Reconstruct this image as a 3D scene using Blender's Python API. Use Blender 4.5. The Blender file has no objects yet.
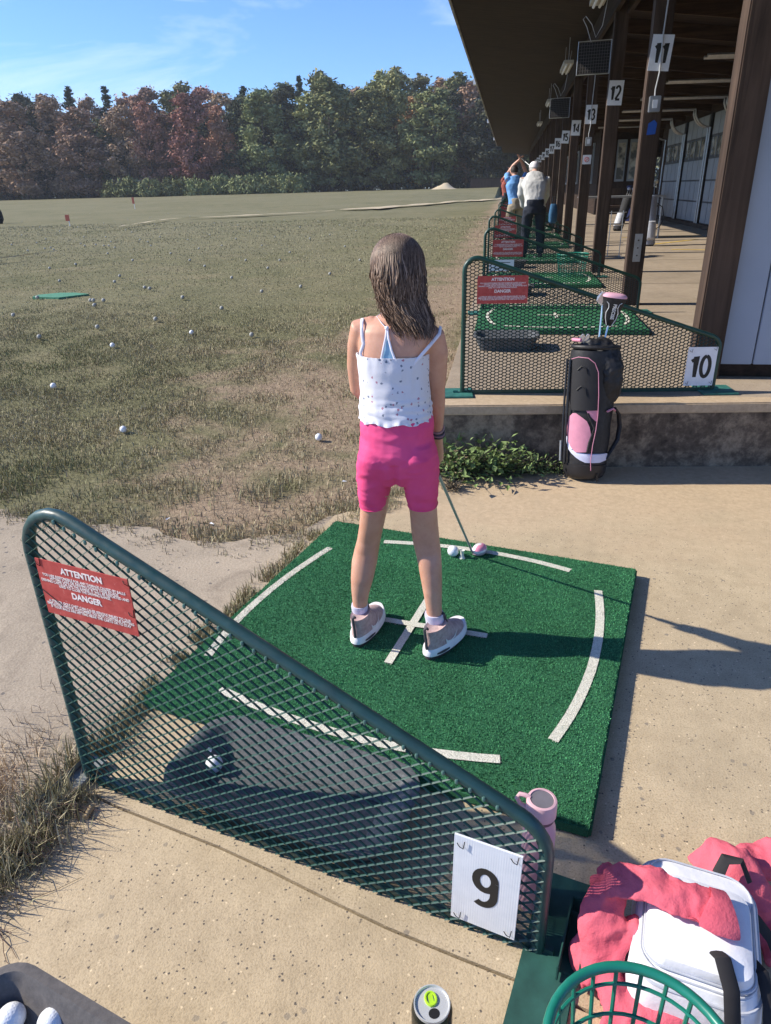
import bpy, bmesh, math, random
import numpy as np
from mathutils import Vector, Matrix, Euler, noise as mn
R = math.radians
random.seed(11); rng = np.random.default_rng(11)
scene = bpy.context.scene
C = scene.collection
FL = 700.0; W_, H_ = 771, 1024; CAMH = 1.3
# ---------------------------------------------------------------- camera frame: +Y runs along the row of bays
def _n(v): v = np.array(v, float); return v/np.linalg.norm(v)
def _r0(u, v): return np.array([u-385.5, -(v-512.0), -FL])
_Y = _n(_r0(510, 186)); _D = _r0(427, 2020); _D = _n(_D - _D.dot(_Y)*_Y); _Z = -_D; _X = np.cross(_Y, _Z)
CM = np.array([_X, _Y, _Z])
def ray(u, v): return CM @ _r0(u, v)
CAM0 = np.array([0, 0, CAMH])
def atz(u, v, z): r = ray(u, v); return Vector(r*((z-CAMH)/r[2]) + CAM0)
def aty(u, v, y): r = ray(u, v); return Vector(r*(y/r[1]) + CAM0)
cam_d = bpy.data.cameras.new('camera'); cam = bpy.data.objects.new('camera', cam_d); C.objects.link(cam)
cam_d.sensor_fit = 'VERTICAL'; cam_d.sensor_height = 24.0; cam_d.lens = 24.0*FL/1024.0
cam_d.clip_start = 0.02; cam_d.clip_end = 3000
cam.matrix_world = Matrix.Translation((0, 0, CAMH)) @ Matrix(CM.tolist()).to_4x4()
scene.camera = cam

# ---------------------------------------------------------------- objects
def tag(o, label=None, cat=None, group=None, kind=None):
    if label: o['label'] = label
    if cat: o['category'] = cat
    if group: o['group'] = group
    if kind: o['kind'] = kind
    return o
def empty(name, loc=(0,0,0), rz=0.0, label=None, cat=None, group=None):
    o = bpy.data.objects.new(name, None); C.objects.link(o); o.location = loc; o.rotation_euler = (0,0,rz)
    o.empty_display_size = 0.1
    return tag(o, label, cat, group)
def obj_mesh(name, me, parent=None, loc=None):
    o = bpy.data.objects.new(name, me); C.objects.link(o)
    if parent is not None: o.parent = parent
    if loc is not None: o.location = loc
    return o
def fix_normals(me):
    bm = bmesh.new(); bm.from_mesh(me); bmesh.ops.recalc_face_normals(bm, faces=bm.faces); bm.to_mesh(me); bm.free()
class MB:
    "collects shapes, links them as one mesh object"
    def __init__(s): s.v = []; s.f = []; s.m = []; s.mi = 0; s.uv = None
    def add(s, vs, fs):
        b = len(s.v); s.v += [tuple(p) for p in vs]; s.f += [tuple(i+b for i in f) for f in fs]; s.m += [s.mi]*len(fs); return s
    def box(s, x0, x1, y0, y1, z0, z1, mat=None):
        vs = [Vector(p) for p in ((x0,y0,z0),(x1,y0,z0),(x1,y1,z0),(x0,y1,z0),(x0,y0,z1),(x1,y0,z1),(x1,y1,z1),(x0,y1,z1))]
        if mat is not None: vs = [mat @ v for v in vs]
        return s.add(vs, [(0,3,2,1),(4,5,6,7),(0,1,5,4),(1,2,6,5),(2,3,7,6),(3,0,4,7)])
    def tube(s, pts, rad, n=8, cap=True, closed=False, flat=1.0, up=None):
        pts = [Vector(p) for p in pts]; k = len(pts); vs = []; fs = []
        rads = rad if hasattr(rad, '__len__') else [rad]*k
        prev = None
        for i, p in enumerate(pts):
            a = pts[i-1] if (i > 0 or closed) else pts[0]; b = pts[(i+1) % k] if (i < k-1 or closed) else pts[-1]
            d = (b-a).normalized() if (b-a).length > 1e-9 else Vector((0,0,1))
            if prev is None:
                ref = Vector(up) if up is not None else (Vector((0,0,1)) if abs(d.z) < .9 else Vector((1,0,0)))
                x = d.cross(ref).normalized()
            else:
                x = (prev - d*prev.dot(d)).normalized()
            prev = x; y = d.cross(x)
            for j in range(n):
                t = 2*math.pi*j/n; vs.append(p + x*math.cos(t)*rads[i] + y*math.sin(t)*rads[i]*flat)
        m = k if closed else k-1
        for i in range(m):
            for j in range(n):
                a = i*n+j; b = i*n+(j+1) % n; c = ((i+1) % k)*n+(j+1) % n; d = ((i+1) % k)*n+j
                fs.append((a, b, c, d))
        if cap and not closed:
            fs.append(tuple(range(n))[::-1]); fs.append(tuple(range((k-1)*n, k*n)))
        return s.add(vs, fs)
    def loft(s, rings, cap=True):
        n = len(rings[0]); vs = [p for r in rings for p in r]; fs = []
        for i in range(len(rings)-1):
            for j in range(n): fs.append((i*n+j, i*n+(j+1) % n, (i+1)*n+(j+1) % n, (i+1)*n+j))
        if cap: fs.append(tuple(range(n))[::-1]); fs.append(tuple(range((len(rings)-1)*n, len(rings)*n)))
        return s.add(vs, fs)
    def lathe(s, prof, n=24, o=(0,0,0)):
        o = Vector(o); rings = [[o+Vector((r*math.cos(2*math.pi*j/n), r*math.sin(2*math.pi*j/n), z)) for j in range(n)] for r, z in prof]
        return s.loft(rings)
    def ball(s, c, r, n=12, sc=(1,1,1)):
        c = Vector(c); rings = []
        for i in range(1, n): 
            t = math.pi*i/n; rings.append([c+Vector((sc[0]*r*math.sin(t)*math.cos(2*math.pi*j/(2*n)), sc[1]*r*math.sin(t)*math.sin(2*math.pi*j/(2*n)), sc[2]*-r*math.cos(t))) for j in range(2*n)])
        return s.loft(rings)
    def prism(s, poly, d, mat=None):
        "poly in local xz, thickness d in y (from 0 to d)"
        n = len(poly); vs = [Vector((x, 0, z)) for x, z in poly]+[Vector((x, d, z)) for x, z in poly]
        if mat is not None: vs = [mat @ v for v in vs]
        fs = [tuple(range(n)), tuple(range(n, 2*n))[::-1]] + [(i, i+n, (i+1) % n+n, (i+1) % n) for i in range(n)]
        return s.add(vs, fs)
    def me(s, name, mats, smooth=False, normals=True, bevel=0):
        me = bpy.data.meshes.new(name); me.from_pydata(s.v, [], s.f)
        if not isinstance(mats, (list, tuple)): mats = [mats]
        for m in mats: me.materials.append(m)
        if len(mats) > 1: me.polygons.foreach_set('material_index', s.m)
        if bevel:
            bm = bmesh.new(); bm.from_mesh(me)
            bmesh.ops.bevel(bm, geom=[e for e in bm.edges if e.calc_face_angle(0) > .6], offset=bevel, segments=2, affect='EDGES'); bm.to_mesh(me); bm.free()
        if normals: fix_normals(me)
        if smooth:
            me.polygons.foreach_set('use_smooth', [True]*len(me.polygons))
            try: me.set_sharp_from_angle(angle=R(40))
            except Exception: pass
        me.update(); return me
    def build(s, name, mats, parent=None, smooth=False, **k):
        return obj_mesh(name, s.me(name, mats, smooth, **k), parent)
def ellring(c, ux, uy, n=24, p=2.0):
    c = Vector(c); ux = Vector(ux); uy = Vector(uy); out = []
    for j in range(n):
        t = 2*math.pi*j/n; a = math.cos(t); b = math.sin(t)
        out.append(c + ux*math.copysign(abs(a)**(2/p), a) + uy*math.copysign(abs(b)**(2/p), b))
    return out
def remesh(mb, name, mats, voxel=.006, smooth=6, parent=None, fn=None):
    "union of overlapping closed shapes as one continuous surface"
    me = mb.me(name+'_src', mats); o = bpy.data.objects.new('tmp', me); C.objects.link(o)
    m = o.modifiers.new('r', 'REMESH'); m.mode = 'VOXEL'; m.voxel_size = voxel; m.use_smooth_shade = True
    if smooth: m2 = o.modifiers.new('s', 'SMOOTH'); m2.factor = .5; m2.iterations = smooth
    bpy.context.view_layer.update(); dg = bpy.context.evaluated_depsgraph_get()
    out = bpy.data.meshes.new_from_object(o.evaluated_get(dg)); bpy.data.objects.remove(o); bpy.data.meshes.remove(me)
    if fn:
        cn = [(v.co.copy(), v.normal.copy()) for v in out.vertices]
        out.vertices.foreach_set('co', [x for c, n_ in cn for x in fn(c, n_)]); out.update()
    out.name = name
    out.polygons.foreach_set('use_smooth', [True]*len(out.polygons))
    if not out.materials:
        for mm in (mats if isinstance(mats, (list, tuple)) else [mats]): out.materials.append(mm)
    return obj_mesh(name, out, parent)
def copy_tree(o, parent=None):
    c = o.copy(); C.objects.link(c)
    if parent is not None: c.parent = parent
    for ch in list(o.children): copy_tree(ch, c)
    return c
def text_me(s, size, mat, sx=1.0, bold=0.0, ext=0.0008, align='CENTER', spacing=1.0):
    cu = bpy.data.curves.new('t', 'FONT'); cu.body = s; cu.size = size; cu.extrude = ext; cu.offset = bold
    cu.align_x = align; cu.align_y = 'CENTER'; cu.space_line = spacing; cu.resolution_u = 4
    o = bpy.data.objects.new('t', cu); C.objects.link(o); bpy.context.view_layer.update()
    me = bpy.data.meshes.new_from_object(o.evaluated_get(bpy.context.evaluated_depsgraph_get()))
    bpy.data.objects.remove(o); bpy.data.curves.remove(cu)
    me.materials.clear(); me.materials.append(mat)
    # stand the text up in the xz plane, facing -Y
    me.transform(Matrix.Rotation(R(90), 4, 'X') @ Matrix.Scale(sx, 4, (1,0,0)))
    return me

# ---------------------------------------------------------------- materials
class NT:
    def __init__(s, name, rough=.8, spec=.3, metal=0.0):
        s.mat = bpy.data.materials.new(name); s.mat.use_nodes = True; s.t = s.mat.node_tree; s.n = s.t.nodes; s.l = s.t.links
        s.b = s.n['Principled BSDF']; s.b.inputs['Roughness'].default_value = rough
        s.b.inputs['Specular IOR Level'].default_value = spec; s.b.inputs['Metallic'].default_value = metal
        s.tc = s.n.new('ShaderNodeTexCoord')
    def nd(s, ty, **k):
        n = s.n.new(ty)
        for a, v in k.items():
            if hasattr(n, a) and not a.startswith('i_'): setattr(n, a, v)
        return n
    def noise(s, scale, detail=4, rough=.55, dist=0.0, vec=None, out='Fac'):
        n = s.n.new('ShaderNodeTexNoise'); n.inputs['Scale'].default_value = scale; n.inputs['Detail'].default_value = detail
        n.inputs['Roughness'].default_value = rough; n.inputs['Distortion'].default_value = dist
        s.l.new(vec if vec is not None else s.tc.outputs['Object'], n.inputs['Vector']); return n.outputs[out]
    def voro(s, scale, feature='F1', vec=None, out='Distance', rnd=1.0):
        n = s.n.new('ShaderNodeTexVoronoi'); n.feature = feature; n.inputs['Scale'].default_value = scale
        n.inputs['Randomness'].default_value = rnd
        s.l.new(vec if vec is not None else s.tc.outputs['Object'], n.inputs['Vector']); return n.outputs[out]
    def mapping(s, sc=(1,1,1), rot=(0,0,0), loc=(0,0,0), src='Object'):
        n = s.n.new('ShaderNodeMapping'); n.inputs['Scale'].default_value = sc; n.inputs['Rotation'].default_value = rot; n.inputs['Location'].default_value = loc
        s.l.new(s.tc.outputs[src], n.inputs['Vector']); return n.outputs[0]
    def ramp(s, fac, stops, interp='LINEAR'):
        n = s.n.new('ShaderNodeValToRGB'); n.color_ramp.interpolation = interp; el = n.color_ramp.elements
        while len(el) < len(stops): el.new(.5)
        for e, (p, c) in zip(el, stops):
            e.position = p; e.color = (c, c, c, 1) if not hasattr(c, '__len__') else (*c, 1)
        s.l.new(fac, n.inputs['Fac']); return n.outputs['Color']
    def mix(s, fac, a, b, mode='MIX'):
        n = s.n.new('ShaderNodeMix'); n.data_type = 'RGBA'; n.blend_type = mode
        for k, v in ((0, fac), (6, a), (7, b)):
            if isinstance(v, (int, float)): n.inputs[k].default_value = v
            elif isinstance(v, tuple): n.inputs[k].default_value = (*v, 1)
            else: s.l.new(v, n.inputs[k])
        return n.outputs[2]
    def math(s, op, a, b=0.0, clamp=False):
        n = s.n.new('ShaderNodeMath'); n.operation = op; n.use_clamp = clamp
        for k, v in ((0, a), (1, b)):
            if isinstance(v, (int, float)): n.inputs[k].default_value = v
            else: s.l.new(v, n.inputs[k])
        return n.outputs[0]
    def sep(s, vec=None):
        n = s.n.new('ShaderNodeSeparateXYZ'); s.l.new(vec if vec is not None else s.tc.outputs['Object'], n.inputs[0]); return n.outputs
    def col(s, c):
        if isinstance(c, tuple): s.b.inputs['Base Color'].default_value = (*c, 1)
        else: s.l.new(c, s.b.inputs['Base Color'])
        return s
    def rough(s, c): s.l.new(c, s.b.inputs['Roughness']); return s
    def bump(s, h, strength=.3, dist=.01):
        n = s.n.new('ShaderNodeBump'); n.inputs['Strength'].default_value = strength; n.inputs['Distance'].default_value = dist
        s.l.new(h, n.inputs['Height'])
        prev = s.b.inputs['Normal'].links
        if prev: s.l.new(prev[0].from_socket, n.inputs['Normal'])
        s.l.new(n.outputs[0], s.b.inputs['Normal']); return s
def plain(name, c, rough=.6, spec=.3, metal=0.0, var=.12, scale=30, bump=0.0, bscale=200):
    m = NT(name, rough, spec, metal)
    f = m.noise(scale, 5)
    lo = tuple(x*(1-var) for x in c); hi = tuple(min(1, x*(1+var)) for x in c)
    m.col(m.ramp(f, [(.3, lo), (.7, hi)]))
    if bump: m.bump(m.noise(bscale, 3), bump, .002)
    return m.mat

def concrete(name, base, spk=1.0, warm=(1,1,1), dirty=0.0):
    m = NT(name, .9, .2)
    big = m.noise(.9, 6, .6); mid = m.noise(14, 5, .65); fine = m.noise(230, 3, .7)
    c = m.ramp(big, [(.25, tuple(b*.80 for b in base)), (.5, base), (.8, tuple(min(1,b*1.12) for b in base))])
    c = m.mix(.5, c, m.ramp(mid, [(.3, (.62,.60,.58)), (.7, (1,1,1))]), 'MULTIPLY')
    c = m.mix(.75*spk, c, m.ramp(fine, [(.32, (.50,.47,.43)), (.5, (.95,.95,.95)), (.7, (1.0,1.0,1.0))]), 'MULTIPLY')
    # fine pale and dark aggregate, a few larger grey stones
    v = m.voro(170, out='Color'); vs = m.sep(v); d = m.math('ADD', m.voro(170), m.math('MULTIPLY', m.math('SUBTRACT', m.noise(420, 2), .5), .9))
    c = m.mix(m.math('MULTIPLY', m.math('GREATER_THAN', vs[0], .985), m.math('LESS_THAN', d, .42)), c, tuple(min(1, b*1.25) for b in base))
    c = m.mix(m.math('MULTIPLY', m.math('GREATER_THAN', vs[1], .95), m.math('LESS_THAN', d, .4)), c, (.13,.11,.09))
    v2 = m.sep(m.voro(38, out='Color')); d2 = m.math('ADD', m.voro(38), m.math('MULTIPLY', m.noise(110, 2), .42))
    c = m.mix(m.math('MULTIPLY', m.math('MULTIPLY', m.math('GREATER_THAN', v2[0], .91), m.math('LESS_THAN', d2, .42)), .65*spk), c, (.17,.155,.14))
    # sandy wash on the far side of the bay
    py = m.sep()[1]; wash = m.math('ADD', m.math('MULTIPLY', m.math('SUBTRACT', py, 2.35), 1.3), m.math('MULTIPLY', m.math('SUBTRACT', m.noise(1.7, 6, .6), .5), 2.4))
    c = m.mix(m.math('MULTIPLY', m.ramp(wash, [(.1, 0.0), (.7, .75)]), m.math('LESS_THAN', py, 3.6)), c, m.ramp(m.noise(40, 5, .7), [(.3, (.42,.31,.20)), (.7, (.60,.46,.31))]))
    # damp and grime stains
    st = m.ramp(m.noise(2.3, 8, .62, .6), [(.50, 0.0), (.70, .38+dirty)])
    c = m.mix(st, c, tuple(b*.55 for b in base))
    m.col(c); m.bump(fine, .55, .002); m.bump(m.noise(60, 4), .25, .004)
    return m.mat
M = {}
M['conc'] = concrete('tan_exposed_concrete', (.57,.46,.31))
M['conc8'] = concrete('tan_near_concrete', (.57,.455,.30), .7)
M['conc_plat'] = concrete('pale_platform_concrete', (.40,.325,.245), .6)
# stained riser face
m = NT('stained_riser', .95, .15)
a = m.noise(3.2, 8, .68, .4); b = m.noise(26, 6, .7)
s = m.sep(); 
c = m.ramp(m.math('ADD', m.math('MULTIPLY', a, .7), m.math('MULTIPLY', b, .4)), [(.42, (.055,.042,.033)), (.53, (.13,.10,.075)), (.61, (.27,.21,.15)), (.75, (.40,.32,.23))])
m.col(c); m.bump(b, .6, .006); M['riser'] = m.mat
# packed grey-tan dirt / old asphalt strip
m = NT('packed_dirt', .95, .15)
c = m.ramp(m.noise(1.6, 9, .68), [(.3, (.34,.285,.22)), (.6, (.46,.385,.295)), (.8, (.52,.43,.33))])
c = m.mix(m.ramp(m.noise(6, 8, .7, .8), [(.5, 0.0), (.68, .5)]), c, (.22,.18,.14))
v2 = m.sep(m.voro(30, out='Color')); c = m.mix(m.math('MULTIPLY', m.math('GREATER_THAN', v2[0], .85), m.math('LESS_THAN', m.math('ADD', m.voro(30), m.math('MULTIPLY', m.noise(90, 2), .3)), .36)), c, (.20,.18,.16))
c = m.mix(.6, c, m.ramp(m.noise(150, 4, .7), [(.3, (.5,.48,.46)), (.6, (1,1,1))]), 'MULTIPLY')
m.col(c); m.bump(m.noise(120, 4), .5, .004); M['dirt'] = m.mat
m = NT('pale_sand', .95, .1); m.col(m.ramp(m.noise(.6, 6), [(.3, (.45,.37,.25)), (.7, (.60,.50,.34))])); M['sand'] = m.mat
# field
m = NT('dry_grass_field', .95, .1)
pos = m.tc.outputs['Object']
p1 = m.noise(.16, 6, .6, .5); p2 = m.noise(1.3, 7, .65, .3); p3 = m.noise(18, 6, .7); p4 = m.noise(70, 4, .7)
g = m.ramp(p2, [(.3, (.160,.158,.084)), (.5, (.208,.196,.110)), (.7, (.275,.238,.145))])
g = m.mix(m.ramp(p1, [(.4, 0.0), (.62, .7)]), g, (.255,.235,.145))
g = m.mix(.75, g, m.ramp(p3, [(.28, (.42,.42,.40)), (.6, (1.1,1.1,1.05))]), 'MULTIPLY')
g = m.mix(.6, g, m.ramp(p4, [(.3, (.5,.5,.48)), (.62, (1.1,1.08,1.05))]), 'MULTIPLY')
# worn earth next to the hitting bays
sx = m.sep()
dx = m.math('ADD', sx[0], .9); dy = m.math('SUBTRACT', sx[1], 4.3)
dd = m.math('SQRT', m.math('ADD', m.math('MULTIPLY', m.math('MULTIPLY', dx, dx), .75), m.math('MULTIPLY', m.math('MULTIPLY', dy, dy), .12)))
edge = m.math('SUBTRACT', 1.35, dd)
worn = m.math('ADD', m.math('MULTIPLY', edge, .62), m.math('MULTIPLY', m.math('SUBTRACT', p2, .5), 3.2))
# a worn strip all along the platform
strip = m.math('SUBTRACT', 1.0, m.math('MULTIPLY', m.math('ABSOLUTE', m.math('ADD', sx[0], .55)), 1.5))
strip = m.math('ADD', m.math('MULTIPLY', strip, .8), m.math('MULTIPLY', m.math('SUBTRACT', p2, .5), 2.2))
worn = m.math('MAXIMUM', worn, strip)
earth = m.ramp(m.noise(30, 6, .7), [(.3, (.22,.155,.11)), (.7, (.42,.32,.225))])
g = m.mix(m.ramp(worn, [(.15, 0.0), (.65, .9)]), g, earth)
m.col(g); m.bump(p3, .7, .03); m.bump(p4, .6, .01); M['field'] = m.mat
# blades coloured per blade
m = NT('grass_blade', .8, .2); at = m.n.new('ShaderNodeAttribute'); at.attribute_name = 'col'; m.col(at.outputs['Color']); M['blade'] = m.mat
# turf
m = NT('green_turf', .95, .08)
c = m.ramp(m.noise(420, 2, .6), [(.3, (.030,.115,.055)), (.55, (.058,.215,.105)), (.75, (.10,.31,.16))])
c = m.mix(.6, c, m.ramp(m.noise(5, 6, .6), [(.3, (.62,.66,.62)), (.7, (1,1,1))]), 'MULTIPLY')
m.col(c); m.bump(m.noise(420, 2, .6), 1.0, .006); m.bump(m.noise(60, 3), .3, .004); M['turf'] = m.mat
m = NT('turf_white_line', .95, .1)
c = m.ramp(m.noise(350, 3), [(.3, (.42,.41,.33)), (.6, (.78,.76,.66))])
c = m.mix(m.ramp(m.noise(25, 6, .7), [(.55, 0.0), (.75, .6)]), c, (.22,.28,.20)); m.col(c); m.bump(m.noise(350, 2), .8, .004); M['line'] = m.mat
# green painted steel
m = NT('green_painted_steel', .38, .5)
c = m.ramp(m.noise(22, 6, .65), [(.3, (.016,.048,.050)), (.6, (.022,.068,.066)), (.8, (.036,.092,.088))]); m.col(c)
m.rough(m.ramp(m.noise(40, 5), [(.3, .3), (.7, .55)])); M['steel'] = m.mat
M['steel2'] = plain('dark_green_steel', (.010,.050,.036), .4, .5, var=.25, scale=30)
M['mesh2'] = plain('dark_green_mesh', (.010,.026,.020), .5, .3, var=.3, scale=60)
M['mesh'] = plain('green_coated_mesh', (.010,.050,.036), .35, .5, var=.3, scale=60)
M['weld'] = plain('worn_weld', (.10,.20,.18), .4, .5, .3)
M['foot'] = plain('green_foot_paint', (.035,.15,.125), .6, .35, var=.3, scale=25)
M['foot9'] = plain('scuffed_green_plate', (.022,.085,.07), .6, .4, var=.3, scale=18)
m = NT('red_sign_face', .6, .3)
c = m.ramp(m.noise(35, 6, .7), [(.3, (.40,.052,.045)), (.7, (.56,.10,.085))])
c = m.mix(m.ramp(m.noise(90, 4, .7), [(.62, 0.0), (.78, .5)]), c, (.7,.5,.45)); m.col(c); M['red'] = m.mat
M['white'] = plain('white_sign', (.78,.80,.84), .5, .4, var=.05)
m = NT('corrugated_white', .5, .4); m.col(m.ramp(m.noise(25, 5), [(.3, (.74,.77,.82)), (.7, (.84,.86,.9))]))
wv = m.n.new('ShaderNodeTexWave'); wv.inputs['Scale'].default_value = 70; m.l.new(m.tc.outputs['Object'], wv.inputs['Vector']); m.bump(wv.outputs['Fac'], .12, .001); M['coro'] = m.mat
M['ink'] = plain('sign_ink', (.03,.028,.026), .6); M['wtext'] = plain('white_ink', (.85,.78,.75), .6, var=.1, scale=100)
M['black'] = plain('black_plastic', (.012,.012,.013), .5, .4); M['rubber'] = None
m = NT('grey_rubber', .75, .35)
c = m.ramp(m.noise(160, 4, .7), [(.3, (.060,.064,.068)), (.65, (.135,.142,.15))]); c = m.mix(.6, c, m.ramp(m.noise(7, 6), [(.3, (.6,.6,.6)), (.7, (1.2,1.2,1.2))]), 'MULTIPLY')
m.col(c); m.bump(m.noise(160, 3), .4, .002); M['rubber'] = m.mat
m = NT('grey_bin', .6, .35)
c = m.ramp(m.noise(60, 5, .7), [(.3, (.085,.078,.075)), (.7, (.15,.135,.125))]); m.col(c); m.bump(m.noise(90, 3), .25, .002); M['bin'] = m.mat
m = NT('golf_ball', .35, .5); m.col(m.ramp(m.noise(60, 3), [(.4, (.76,.78,.82)), (.7, (.86,.87,.88))]))
d = m.voro(230, rnd=.25); m.bump(m.ramp(d, [(.2, 0.0), (.5, 1.0)]), .5, .0006); M['ball'] = m.mat
# wood
def wood(name, a, b, axis=2, gap=0.0):
    m = NT(name, .85, .2)
    sc = [18, 18, 18]; sc[axis] = 1.1
    g = m.noise(1, 6, .65, 1.0, vec=m.mapping(tuple(sc)))
    c = m.ramp(g, [(.3, a), (.7, b)]); c = m.mix(.5, c, m.ramp(m.noise(2.2, 5), [(.3, (.45,.45,.45)), (.7, (1.15,1.12,1.1))]), 'MULTIPLY')
    if gap:
        s = m.sep(); f = m.math('FRACT', m.math('MULTIPLY', s[1], 1/gap)); c = m.mix(m.math('LESS_THAN', f, .07), c, tuple(x*.25 for x in a))
        m.bump(m.math('GREATER_THAN', f, .07), .5, .01)
    m.col(c); m.bump(g, .4, .004); return m.mat
M['post'] = wood('brown_weathered_post', (.036,.024,.018), (.105,.070,.052))
M['roofwood'] = wood('dark_roof_boards', (.016,.011,.009), (.048,.030,.023), 0, .14)
M['beam'] = wood('dark_beam', (.018,.012,.009), (.055,.034,.025), 1)
M['rafter'] = wood('brown_rafter', (.03,.018,.012), (.10,.062,.042), 0)
M['fascia'] = plain('weathered_fascia', (.30,.29,.28), .8, .2, var=.4, scale=6)
m = NT('painted_panel', .7, .3); c = m.ramp(m.noise(1.5, 6), [(.3, (.30,.345,.43)), (.7, (.37,.42,.51))])
c = m.mix(m.ramp(m.noise(70, 4, .8), [(.70, 0.0), (.76, .8)]), c, (.25,.24,.24)); m.col(c); m.bump(m.noise(40, 5), .1, .003); M['panel'] = m.mat
M['door'] = plain('grey_door_panel', (.25,.28,.305), .5, .4, var=.1, scale=4)
M['doorfr'] = plain('dark_door_frame', (.05,.055,.06), .5, .4)
m = NT('door_glass', .12, .6); m.col(m.ramp(m.noise(3.5, 2), [(.45, (.10,.10,.09)), (.6, (.45,.42,.34))])); M['glass'] = m.mat  # pale patches paint bright reflections into the pane colour
M['galv'] = plain('galvanised_metal', (.42,.43,.44), .4, .5, .7, var=.15, scale=20)
M['cable'] = plain('grey_cable', (.45,.46,.48), .5)
M['bluetape'] = plain('blue_tape', (.02,.09,.40), .6); M['yellow'] = plain('yellow_paint', (.55,.38,.10), .8, var=.3, scale=12)
M['lamp'] = plain('lamp_housing', (.45,.42,.36), .5)
# ================================================================ world and light
SUN_EL, SUN_AZ = R(34.0), 1.2
world = bpy.data.worlds.new('World'); scene.world = world; world.use_nodes = True
wt = world.node_tree; wn = wt.nodes; wl = wt.links
bg = wn['Background']; bg.inputs['Strength'].default_value = 0.132
sky = wn.new('ShaderNodeTexSky'); sky.sky_type = 'NISHITA'; sky.sun_disc = False
sdir = Vector((-math.cos(R(SUN_AZ))*math.cos(SUN_EL), -math.sin(R(SUN_AZ))*math.cos(SUN_EL), math.sin(SUN_EL)))
sky.sun_elevation = SUN_EL; sky.sun_rotation = math.atan2(sdir.x, sdir.y); sky.air_density = 1.0; sky.dust_density = .2; sky.ozone_density = 2.5
# thin cirrus mixed into the sky by direction
tc = wn.new('ShaderNodeTexCoord'); mp = wn.new('ShaderNodeMapping'); mp.inputs['Scale'].default_value = (1.1, 2.2, 7.0); mp.inputs['Rotation'].default_value = (0, R(-12), R(20))
wl.new(tc.outputs['Generated'], mp.inputs['Vector'])
nz = wn.new('ShaderNodeTexNoise'); nz.inputs['Scale'].default_value = 1.7; nz.inputs['Detail'].default_value = 7; nz.inputs['Roughness'].default_value = .62; nz.inputs['Distortion'].default_value = .6
wl.new(mp.outputs[0], nz.inputs['Vector'])
rp = wn.new('ShaderNodeValToRGB'); rp.color_ramp.elements[0].position = .50; rp.color_ramp.elements[0].color = (0,0,0,1); rp.color_ramp.elements[1].position = .80; rp.color_ramp.elements[1].color = (.55,.55,.55,1)
wl.new(nz.outputs['Fac'], rp.inputs['Fac'])
mx = wn.new('ShaderNodeMix'); mx.data_type = 'RGBA'; wl.new(rp.outputs[0], mx.inputs[0]); tn = wn.new('ShaderNodeMix'); tn.data_type = 'RGBA'; tn.blend_type = 'MULTIPLY'; tn.inputs[0].default_value = 1; wl.new(sky.outputs[0], tn.inputs[6]); tn.inputs[7].default_value = (.45, .63, .96, 1); wl.new(tn.outputs[2], mx.inputs[6]); mx.inputs[7].default_value = (6.2, 6.6, 7.2, 1)
wl.new(mx.outputs[2], bg.inputs['Color'])
sl = bpy.data.lights.new('sun', 'SUN'); sl.energy = 4.2; sl.angle = R(.55); sl.color = (1, .925, .79)
so = bpy.data.objects.new('sun', sl); C.objects.link(so); so.rotation_euler = (-sdir).to_track_quat('-Z', 'Y').to_euler(); so.location = (-20, 0, 20)
vs = scene.view_settings; vs.view_transform = 'Standard'; vs.look = 'None'; vs.exposure = 0.78; vs.gamma = 1; vs.use_curve_mapping = False
scene.cycles.max_bounces = 6; scene.cycles.diffuse_bounces = 3; scene.cycles.use_denoising = True

# ================================================================ terrain
def ss(a, b, t): t = min(1, max(0, (t-a)/(b-a))); return t*t*(3-2*t)
PZ = .33       # top of the raised platform
def terr(x, y):
    z = -.03 + .27*ss(3.0, 8.5, y) + .95*ss(34, 105, y)*(1-ss(-9, -1, x)*(1-ss(62, 95, y)))
    z += .05*mn.noise(Vector((x*.35, y*.35, 1.3)))*ss(2.6, 5, y) + .018*mn.noise(Vector((x*2.2, y*2.2, 4)))*ss(2.3, 3, y)
    if x > -1.3: z = min(z, .27)
    if y < 3.0 and x > -1.2: z = min(z, -.03)
    if x > -.4: z = min(z, -.04 + .30*ss(3.6, 8, y)) if y < 60 else z
    return z
def on_field(u, v):
    r = ray(u, v); p = None; t = .5
    for it in range(60):
        z = terr(*(r*t)[:2]) if it else 0
        t2 = (z-CAMH)/r[2]
        if t2 <= 0 or t2 > 1: t2 = min(abs(t2), .35) if t2 <= 0 else t2
        if abs(t2-t) < 1e-6: break
        t = .5*t+.5*t2 if it else t2
    p = r*t + CAM0; return Vector((p[0], p[1], terr(p[0], p[1])))
def axis(a, b, fine0, fine1, f, k):
    out = []; x = a
    while x < fine0: out.append(x); x += max(f, (fine0-x)*k)
    x = fine0
    while x < fine1: out.append(x); x += f
    x = fine1
    while x < b: out.append(x); x += max(f, (x-fine1+f)*k)
    out.append(b); return out
xs = axis(-420, 300, -7, 0.5, .12, .10); ys = axis(-40, 700, 1.5, 11, .12, .08)
vsx = [(x, y, terr(x, y)) for y in ys for x in xs]; nx = len(xs)
fs_ = [(j*nx+i, j*nx+i+1, (j+1)*nx+i+1, (j+1)*nx+i) for j in range(len(ys)-1) for i in range(nx-1)]
g = MB(); g.add(vsx, fs_); fo = g.build('field', M['field'], smooth=True, normals=False); tag(fo, kind='structure')
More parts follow.
